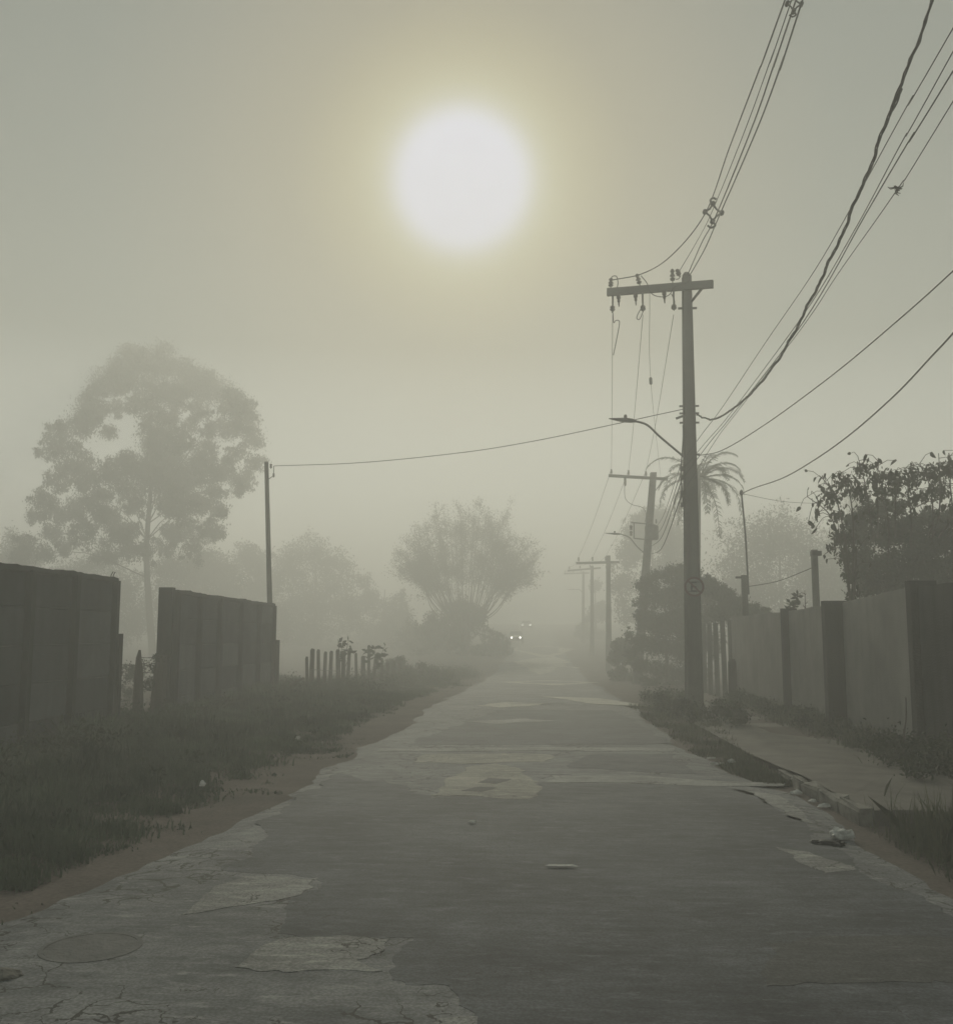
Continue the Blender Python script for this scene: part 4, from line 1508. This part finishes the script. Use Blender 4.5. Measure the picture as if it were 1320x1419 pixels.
def leaf_mesh(fold):
    vs = [(0, 0, 0), (0, 0, -.30), (0, 0, -.62), (0, 0, -1.0)]
    wd = [(.22, .02), (.40, .30), (.33, .58)]
    fs = []
    m_ = MB()
    v = [(0, 0, -.02), (0, .03, -.3), (0, .03, -.62), (0, .0, -1.0)]
    for sx in (-1, 1):
        v += [(sx * .24, -fold * .6, .03), (sx * .40, -fold, -.28), (sx * .30, -fold * .8, -.62)]
    f = [(0, 4, 5, 1), (1, 5, 6, 2), (2, 6, 3), (0, 1, 8, 7), (1, 2, 9, 8), (2, 3, 9)]
    m_.add(v, f)
    return m_.mesh('leaf')


LM = [leaf_mesh(.10), leaf_mesh(.22), leaf_mesh(.32)]
for me in LM:
    me.materials.append(L_BROAD)
stems = [((1178, 838), (1168, 770), (1150, 715), (1118, 688)), ((1178, 838), (1172, 760), (1158, 690), (1140, 664)), ((1180, 838), (1182, 745), (1178, 690), (1166, 655)), ((1182, 838), (1186, 760), (1184, 800), (1176, 780)),
         ((1210, 745), (1205, 715), (1198, 670), (1188, 632)), ((1215, 745), (1216, 710), (1215, 670), (1217, 640)), ((1240, 745), (1240, 705), (1242, 680), (1248, 650)), ((1262, 745), (1262, 715), (1258, 680), (1266, 645)),
         ((1285, 745), (1292, 720), (1288, 675), (1274, 642)), ((1290, 745), (1300, 715), (1302, 670), (1300, 628)), ((1300, 745), (1318, 715), (1316, 670), (1316, 632)), ((1320, 745), (1335, 715), (1340, 670), (1345, 632)), ((1230, 780), (1230, 720), (1222, 690), (1232, 665)),
         ((1300, 745), (1308, 735), (1328, 700), (1340, 672))]
stem_mb = MB()
leaf_sites = []
stem_pts = []
for st in stems:
    pts = catmull([at(px, py, YB + (3.4 if j_ == 0 and px > 1200 else 0) + rnd.uniform(-.5, .5)) for j_, (px, py) in enumerate(st)], 6)
    stem_mb.tube(pts, [lerp(.020, .006, i / (len(pts) - 1)) for i in range(len(pts))], 5)
    stem_pts += pts
    for k in range(20):
        f = 1 - rnd.random() ** 1.2 * .75
        q = pts[min(int(f * len(pts)), len(pts) - 1)]
        off = Vector((rnd.gauss(0, .19), rnd.gauss(0, .19), rnd.gauss(.02, .12)))
        e_ = q + off
        stem_mb.tube([q, q.lerp(e_, .5) + Vector((0, 0, .05)), e_], [.006, .005, .004], 4, False)
        leaf_sites.append((e_, rnd.uniform(.05, .15)))
for px, py, s in ((1120, 728, .16), (1130, 738, .14), (1128, 716, .15), (1138, 700, .14), (1150, 705, .16), (1140, 776, .10)):
    e_ = at(px, py - 6, YB)
    q = min(stem_pts, key=lambda v: (v - e_).length)
    stem_mb.tube(catmull([q, q.lerp(e_, .5) + Vector((0, 0, .07)), e_], 3), .005, 4, False)
    leaf_sites.append((e_, s))
stem_mb.build('stem', M_BARK, BT)
for p_, s in leaf_sites:
    o = link('leaf', rnd.choice(LM), None, BT)
    o.location = p_
    o.scale = (s * rnd.uniform(.5, 1.0), s, s * rnd.uniform(.8, 1.3))
    o.rotation_euler = (rnd.gauss(0, .55), rnd.gauss(0, .55), rnd.uniform(0, 6.28))
lc_ = leaf_cloud(px_clumps([(1165, 745, 14), (1172, 772, 12), (1178, 800, 10), (1180, 825, 10), (1160, 715, 10), (1152, 760, 8), (1150, 690, 14), (1170, 668, 14), (1192, 650, 12), (1215, 662, 14), (1240, 668, 14), (1265, 662, 14), (1290, 655, 14), (1315, 650, 14), (1300, 680, 16), (1270, 690, 14), (1225, 685, 12), (1190, 680, 14)], YB + .3, 2, .5), 2600, .085, 44, droop=.8, shell=.0, jitter=.6)
link('foliage', raw_mesh('foliage', lc_, 4), L_BROAD, BT)

# palm behind the tall pole
YP = 40.0
pc = at(966, 660, YP)
PT = thing('palm_tree', 'shaggy palm with drooping fronds half hidden by the tall utility pole', 'palm', (pc.x, YP, prof(YP)))
MB().tube([(pc.x - .05, YP, prof(YP) - .3), (pc.x - .12, YP, 3.5), pc], [.16, .12, .13], 9).build('trunk', M_BARK, PT, True)
rnd = random.Random(14)
pc = at(971, 664, YP)
for i in range(26):
    az = i * 2.399963 + rnd.uniform(-.2, .2)
    el = lerp(1.25, -.35, (i / 25) ** .8) + rnd.uniform(-.12, .12)
    Lf = rnd.uniform(1.6, 3.0) * (.8 if el > .9 else 1)
    path = [pc.copy()]
    e_ = el
    for k in range(16):
        d_ = Vector((math.cos(az) * math.cos(e_), math.sin(az) * math.cos(e_), math.sin(e_)))
        path.append(path[-1] + d_ * (Lf / 16))
        e_ = max(e_ - (.055 + .010 * k), -1.45)
    m_ = MB()
    m_.tube(path, [lerp(.028, .006, k / (len(path) - 1)) for k in range(len(path))], 4)
    vs, fs = [], []
    for k in range(3, len(path)):
        tng = (path[k] - path[k - 1]).normalized()
        sd = tng.cross(Vector((math.cos(az + 1.57), math.sin(az + 1.57), 0)))
        sd = Vector((-math.sin(az), math.cos(az), 0))
        for q in range(3):
            b_ = path[k - 1].lerp(path[k], q / 3)
            for sg in (-1, 1):
                if rnd.random() < .28:
                    continue
                f = k / len(path)
                L = (.46 * math.sin(max(.25, 1 - abs(f - .5) * 1.6) * 1.5)) * rnd.uniform(.75, 1.15)
                d1 = (sd * sg * .8 + tng * .75 + Vector((0, 0, .15))).normalized()
                d2 = (sd * sg * .5 + tng * .9 + Vector((rnd.gauss(0, .12), 0, -.45 - .5 * rnd.random()))).normalized()
                w_ = tng * .014
                n0 = len(vs)
                mid = b_ + d1 * L * .5
                vs += [b_ - w_, b_ + w_, mid + w_ * 1.2, mid - w_ * 1.2, mid + d2 * L * .5]
                fs += [(n0, n0 + 1, n0 + 2, n0 + 3), (n0 + 3, n0 + 2, n0 + 4)]
    m_.add(vs, fs)
    m_.build('frond', L_PALM, PT)

# small plants along the top of the rendered wall
c = at(1073, 850, 22.5)
sprout('weed', 'leafy sprig growing over the rendered wall between its piers and the mast', (c.x + .25, c.y, 1.5), at(1073, 822, 22.5).z - 1.5, 15, .16, 46, .22)
for i, (px, top, Y, lab) in enumerate(((1097, 818, 20.0, 'bare twig sticking up beside the thin pier'), (1168, 822, 16.7, 'dry twig behind the thick pier of the rendered wall'))):
    a_, b_ = at(px, 850, Y), at(px, top, Y)
    a_.x = max(a_.x, XR + .25)
    m_ = MB().tube([(a_.x, a_.y, 1.4), a_, (a_.x, a_.y, b_.z)], [.012, .009, .004], 5)
    for k in range(7):
        z_ = lerp(a_.z, b_.z, rnd.random())
        m_.tube([(a_.x, a_.y, z_), (a_.x + rnd.uniform(-.08, .08), a_.y, z_ + rnd.uniform(.02, .10))], [.007, .004], 4)
    tag(m_.build('twig', M_BARK), lab, 'twig')
a_ = at(1253, 1000, 12.9)
tag(MB().tube(catmull([(a_.x - .02, a_.y, .05), (a_.x - .02, a_.y, .4), (a_.x + .02, a_.y, .62), (a_.x + .03, a_.y, .88)], 4), [.014] * 6 + [.010] * 4 + [.006] * 3, 5).build('twig', M_BARK), 'crooked dead stalk among the weeds at the rendered wall', 'twig')

# ------------------------------------------------------------------ grass and weeds


def blades(n, sampler, seed, w0=.010):
    """sampler(u rng n) -> x, y, height, width factor arrays"""
    rng = np.random.default_rng(seed)
    x, y, h, wf = sampler(rng, n)
    z = np.array([ground_z(a, b) for a, b in zip(x, y)])
    k = len(x)
    an = rng.random(k) * 2 * np.pi
    ln = np.abs(rng.normal(size=k)) * .35
    la = rng.random(k) * 2 * np.pi
    hh = h * (.5 + .8 * rng.random(k))
    w = w0 * wf * (.7 + .6 * rng.random(k))
    base = np.stack([x, y, z - .02], 1)
    side = np.stack([np.cos(an) * w, np.sin(an) * w, np.zeros(k)], 1)
    lean = np.stack([np.cos(la) * ln * hh, np.sin(la) * ln * hh, hh * np.sqrt(np.maximum(.2, 1 - ln ** 2))], 1)
    mid = base + lean * np.array([.35, .35, .6])
    tip = base + lean
    v = np.stack([base - side, base + side, mid + side * .7, tip, mid - side * .7], 1)
    return v.reshape(-1, 3)


vn = np.vectorize(lambda a, b, c_: noise.noise(Vector((a, b, c_))))
RL = np.vectorize(road_l)
RR = np.vectorize(road_r)


def left_verge(rng, n):
    y = 3.0 + 40 * rng.random(n) ** 1.9
    u = rng.random(n)
    l = RL(y) - .10
    x = l + .12 - u * (l + 7.02 + np.maximum(0, y - 26) * .35)
    d = (l - x)
    nz = vn(x * .55, y * .55, 1.0)
    nz2 = vn(x * 2.2, y * 2.2, 6.0)
    keep = rng.random(n) < np.clip(.12 + d * .75 + nz * 1.5 + nz2 * 1.1, .0, 1)
    keep &= ~((y > 17) & (y < 40) & (d < .55 + .6 * nz))
    h = .03 + .07 * np.clip(d, 0, 3) / 3 + .24 * np.clip((d - 2.0) / 2.0, 0, 1) * np.clip(.5 + 1.2 * nz, .15, 1.3) + .05 * np.clip(nz2, 0, 1)
    tc_x, tc_y = rng.uniform(-6.6, -3.4, 420), 5 + 24 * rng.random(420) ** 1.4      # taller tufts
    tf = rng.random(n) < .20
    ti = rng.integers(0, 420, n)
    sp = .05 + .10 * rng.random(420)
    x = np.where(tf, tc_x[ti] + rng.normal(size=n) * sp[ti], x)
    y = np.where(tf, tc_y[ti] + rng.normal(size=n) * sp[ti], y)
    th = .10 + .30 * np.clip((-3.2 - tc_x) / 3.2, 0, 1) * (.4 + .8 * ((np.arange(420) * 7919) % 97) / 97)
    h = np.where(tf, th[ti], h)
    keep |= tf & (x < RL(y) - .25)
    return x[keep], y[keep], h[keep], (1 + y * .06)[keep]


def right_verge(rng, n):
    sel = rng.random(n)
    y = np.empty(n); x = np.empty(n); h = np.empty(n)
    k = sel < .34                                       # strip in front of and over the kerb, farther on
    y[k] = 11.5 + 13 * rng.random(k.sum()) ** 1.3
    x[k] = RR(y[k]) - .12 + rng.random(k.sum()) ** .8 * np.clip(.30 + (y[k] - 11) * .12, .25, 1.2)
    h[k] = .03 + .09 * rng.random(k.sum()) ** 1.5
    q = (sel >= .34) & (sel < .60)                      # foot of the wall
    y[q] = 9.6 + 15.5 * rng.random(q.sum())
    x[q] = 4.98 - np.abs(rng.normal(size=q.sum())) * .2
    h[q] = .10 + .22 * rng.random(q.sum()) * np.clip(1.3 - (y[q] - 10) * .05, .5, 1)
    s = (sel >= .60) & (sel < .82)                      # tall tuft at the dropped end of the pavement
    y[s] = 8.0 + rng.normal(size=s.sum()) * .5
    x[s] = 3.85 + rng.normal(size=s.sum()) * .36
    h[s] = .14 + .26 * rng.random(s.sum())
    w = sel >= .82                                      # thin low grass of the foreground corner
    y[w] = 4.6 + 4.2 * rng.random(w.sum())
    x[w] = RR(y[w]) + .15 + rng.random(w.sum()) ** .8 * 2.4
    h[w] = .06 + .07 * rng.random(w.sum())
    nz = vn(x * 1.2, y * 1.2, 8.0)
    keep = (rng.random(n) < np.clip(.42 + nz * 1.3, .05, 1)) & ((y > 9.9) | (x > RR(y) + .1))
    return x[keep], y[keep], h[keep], (1 + y * .05)[keep]


L_GRASS = mat('grass_blade', (.125, .155, .100), (.036, .052, .036), rough=.8, scale=.9, detail=4)
o = struct(link('grass', raw_mesh('grass', blades(300000, left_verge, 1, .006), 5), L_GRASS), 'stuff', 'rough dark grass and weeds covering the left verge up to the panel walls', 'grass')
v_ = blades(110000, right_verge, 2, .0042)
sel = (v_[0::5, 0] > 3.02) & (v_[0::5, 1] > 9.3)         # blades rooted on the raised pavement
v_.reshape(-1, 5, 3)[sel, :, 2] += (np.interp(v_[0::5, 1], [9, 11.4, 14.0, 30], [.10, .10, .02, .0])[sel])[:, None]
o = struct(link('grass', raw_mesh('grass', v_, 5), mat('dry_grass_blade', (.165, .165, .110), (.065, .078, .050), rough=.8, scale=1.6, detail=4)), 'stuff', 'grass tufts along the pavement and the rendered wall on the right', 'grass')

rnd = random.Random(5)
wc = []
for k in range(120):                                     # leafy weeds against the left walls
    y = rnd.uniform(9, 27)
    x = XW + .25 + abs(rnd.gauss(0, .55))
    r = rnd.uniform(.10, .26) * (1.4 if y < 13 else 1)
    wc.append((x, y, ground_z(x, y) + r * .5, r))
for k in range(40):
    y = rnd.uniform(16.3, 19.0)
    x = XW - rnd.uniform(0, 2.5)
    r = rnd.uniform(.15, .35)
    wc.append((x, y, r * .6, r))
for k in range(60):                                      # scattered tufts over the verge
    y = rnd.uniform(7, 24)
    x = rnd.uniform(-6.2, -3.3)
    r = rnd.uniform(.05, .16)
    wc.append((x, y, ground_z(x, y) + r * .4, r))
for k in range(150):
    y = rnd.uniform(27, 58)
    x = -5.9 + rnd.gauss(0, .8) + (y - 27) * .055
    r = rnd.uniform(.15, .45)
    wc.append((x, y, prof(y) + r * .6, r))
struct(link('weeds', raw_mesh('weeds', leaf_cloud(wc, 70000, .065, 12, droop=-.4, shell=.0, jitter=.9), 4), leaf_mat('weed_leaf', (.07, .088, .05), (.03, .04, .025))), 'stuff', 'low leafy weeds along the foot of the panel walls and stake fence', 'weeds')
wc = []
for k in range(46):
    y = rnd.uniform(10.5, 25)
    x = XR - .12 - abs(rnd.gauss(0, .22))
    r = rnd.uniform(.08, .2)
    wc.append((x, y, .12 + r * .5, r))
for k in range(20):
    y = rnd.uniform(11.2, 13.3)
    x = XR - .2 - abs(rnd.gauss(0, .35))
    r = rnd.uniform(.12, .24)
    wc.append((x, y, .12 + r * .7, r))
for k in range(26):
    y = rnd.uniform(18, 26)
    x = rnd.uniform(2.6, 4.2)
    r = rnd.uniform(.12, .26)
    wc.append((x, y, prof(y) + .08 + r * .5, r))
struct(link('weeds', raw_mesh('weeds', leaf_cloud(wc, 22000, .055, 13, droop=-.4, shell=.0, jitter=.9), 4), leaf_mat('weed_leaf', (.07, .088, .05), (.03, .04, .025))), 'stuff', 'low leafy weeds at the foot of the rendered wall and the tall pole', 'weeds')

# ------------------------------------------------------------------ small things on the ground


def crumple(name, label, px, py, sx, sy, sz, seed, z=.0, cat='litter', material=None, amp=.55):
    p_ = gpt(px, py, z)
    bm = bmesh.new()
    bmesh.ops.create_icosphere(bm, subdivisions=3, radius=1)
    for v in bm.verts:
        q = v.co * 1.6 + Vector((seed * 3.1, seed, 0))
        d = 1 + noise.noise(q) * amp + noise.noise(q * 3) * amp * .5
        v.co = Vector((v.co.x * sx * d, v.co.y * sy * d, max(v.co.z * sz * d, -sz * .25) + sz * .25)) + Vector((p_.x, p_.y, p_.z + .004))
    me = bpy.data.meshes.new(name)
    bm.to_mesh(me)
    bm.free()
    return tag(link(name, me, material or M_LITTER), label, cat, 'litter along the street' if cat == 'litter' else None)


crumple('plastic_bag', 'crumpled white plastic bag in the dirt before the kerb end', 1166, 1163, .075, .05, .055, 3, amp=.9)
crumple('plastic_bag', 'torn dark plastic bag under the crumpled white one', 1148, 1172, .14, .08, .03, 23, material=M_BLK)
crumple('paper_scrap', 'small white scrap at the foot of the kerb end', 1143, 1119, .07, .04, .025, 4, .0)
crumple('paper_scrap', 'white wrapper lying in the gutter along the kerb', 1103, 1101, .065, .03, .03, 5, .0)
crumple('paper_scrap', 'thin white ribbon of paper on the right verge edge', 994, 1060, .09, .025, .018, 6, .0)
crumple('paper_scrap', 'white crumb of paper beside the paper ribbon on the verge', 1013, 1058, .04, .03, .04, 7, .0)
crumple('paper_scrap', 'long flat white scrap lying on the dark asphalt', 780, 1201, .105, .02, .006, 8, .022)
crumple('paper_scrap', 'small white scrap on the asphalt near the sandy patch', 654, 1140, .035, .02, .012, 9, .022)
crumple('paper_scrap', 'tiny white scrap in the left grass before the stake fence', 412, 1026, .045, .03, .05, 10, .03)
crumple('paper_scrap', 'tiny white scrap in the grass by the dirt shoulder', 280, 1090, .03, .025, .04, 11, .05)
crumple('paper_scrap', 'small white scrap on the far left verge below the stakes', 505, 985, .05, .03, .04, 12, .03)
crumple('paper_scrap', 'white paper cup crushed flat beside the kerb stones', 1126, 1112, .035, .03, .02, 31, .0)
crumple('paper_scrap', 'strip of white plastic caught in grass above the paper ribbon', 985, 1052, .05, .02, .02, 32, .0)
crumple('stone', 'flat grey stone at the left road edge near the manhole', 4, 1357, .09, .06, .035, 13, .0, 'stone', M_RUBBLE, .3)
crumple('stone', 'broken kerb chunk lying below the pavement end', 1215, 1128, .14, .08, .05, 14, .0, 'stone', M_KERB, .35)

mh = gpt(126, 1316)
MH = thing('manhole', 'round iron manhole cover set in the cracked old asphalt', 'manhole', (mh.x, mh.y, .01))


def ring(c, r0, r1, z0, z1, n=40):
    vs, fs = [], []
    for k in range(n):
        a = 2 * math.pi * k / n
        for r, zz in ((r0, z0), (r1, z0), (r1, z1), (r0, z1)):
            vs.append((c.x + r * math.cos(a), c.y + r * math.sin(a), zz))
    for k in range(n):
        b_ = (k + 1) % n
        for q in range(4):
            fs.append((k * 4 + q, b_ * 4 + q, b_ * 4 + (q + 1) % 4, k * 4 + (q + 1) % 4))
    return vs, fs


M_MAN = mat('cast_iron', (.15, .15, .148), (.085, .086, .087), rough=.8, scale=9, bump=.6, bscale=40)
vs, fs = ring(mh, .236, .262, .0, .0150)
MB().add(vs, fs).build('frame', M_MAN, MH)
vs, fs = ring(mh, .001, .233, .0, .0138)
cvr = MB().add(vs, fs).build('cover', M_MAN, MH)

# ------------------------------------------------------------------ cars far up the street with lit headlights


def emis(name, col, s):
    m_ = bpy.data.materials.new(name)
    m_.use_nodes = True
    b_ = m_.node_tree.nodes['Principled BSDF']
    b_.inputs['Base Color'].default_value = (.8, .8, .8, 1)
    b_.inputs['Emission Color'].default_value = (*col, 1)
    b_.inputs['Emission Strength'].default_value = s
    return m_


M_GLASS = mat('car_glass', (.03, .035, .04), (.02, .022, .025), rough=.1, spec=.6)
M_TYRE = mat('tyre', (.02, .02, .02), rough=.9)


def car(label, x, y, paint, lamp, lh=.72, sep=.62):
    z = prof(y) + .03
    t = thing('car', label, 'car', (x, y, z), 'oncoming cars in the fog')
    side = [(-2.1, .35), (-2.1, .72), (-1.95, .84), (-.95, .95), (-.35, 1.42), (.95, 1.45), (1.7, .98), (2.1, .92), (2.15, .35)]
    vs, fs = [], []
    for k, w in ((0, -.84), (1, .84)):
        for a_, h in side:
            ww = w * (.80 if h > 1.2 else 1)
            vs.append((x + ww, y + a_, z + h))
    n_ = len(side)
    for i in range(n_):
        j = (i + 1) % n_
        fs.append((i, j, n_ + j, n_ + i))
    fs += [tuple(range(n_ - 1, -1, -1)), tuple(range(n_, 2 * n_))]
    MB().add(vs, fs).build('body', paint, t)
    MB().add([(x - .74, y - .92, z + .99), (x + .74, y - .92, z + .99), (x + .62, y - .40, z + 1.40), (x - .62, y - .40, z + 1.40)], [(0, 1, 2, 3)]).build('windscreen', M_GLASS, t)
    for sx in (-1, 1):
        MB().add([(x + sx * .85, y - .8, z + .98), (x + sx * .85, y + 1.4, z + .98), (x + sx * .70, y + .9, z + 1.38), (x + sx * .70, y - .3, z + 1.38)], [(0, 1, 2, 3)]).build('side_window', M_GLASS, t)
        MB().lathe((x + sx * sep, y - 2.13, z + lh), (0, -1, 0), [(0, .10), (.03, .11), (.06, .07)], 12).build('headlight', lamp, t)
        for yy in (-1.35, 1.35):
            wh = MB().lathe((x + sx * .66, y + yy, z + .30), (sx, 0, 0), [(0, .28), (.02, .31), (.17, .31), (.19, .26)], 16).build('wheel', M_TYRE, t)
            MB().lathe((x + sx * .855, y + yy, z + .30), (sx, 0, 0), [(0, .19), (.012, .18)], 12).build('rim', M_STEEL, wh)
    MB().box((x, y - 2.13, z + .42), 1.6, .12, .18).build('bumper', M_IRON, t)


lamp = emis('headlight_glow', (1.0, .97, .86), 8)
pa = at(729, 866, 160)
car('farther car coming up the street with its headlights on', pa.x, 162, mat('silver_paint', (.35, .35, .35), (.3, .3, .3), rough=.35), lamp, .72)
pa = at(714.5, 884, 118)
car('nearer car in the fog with its headlights on, ahead of the other', pa.x, 120, mat('dark_paint', (.06, .06, .07), (.05, .05, .06), rough=.35), lamp, .70, .50)

# ------------------------------------------------------------------ the foggy air of the street
hb = MB().box((0, 184.5, 11.6), 240, 449, 26.8)
haze = struct(hb.build('haze', None), 'stuff', 'pale morning fog filling the street')
hm = bpy.data.materials.new('fog')
hm.use_nodes = True
ht = hm.node_tree
ht.nodes.clear()
pv = nd(ht, 'ShaderNodeVolumePrincipled')
pv.inputs['Color'].default_value = HAZE_COLOR
pv.inputs['Density'].default_value = HAZE_DENSITY
pv.inputs['Anisotropy'].default_value = HAZE_G
ho = nd(ht, 'ShaderNodeOutputMaterial')
ht.links.new(pv.outputs[0], ho.inputs['Volume'])
haze.data.materials.append(hm)
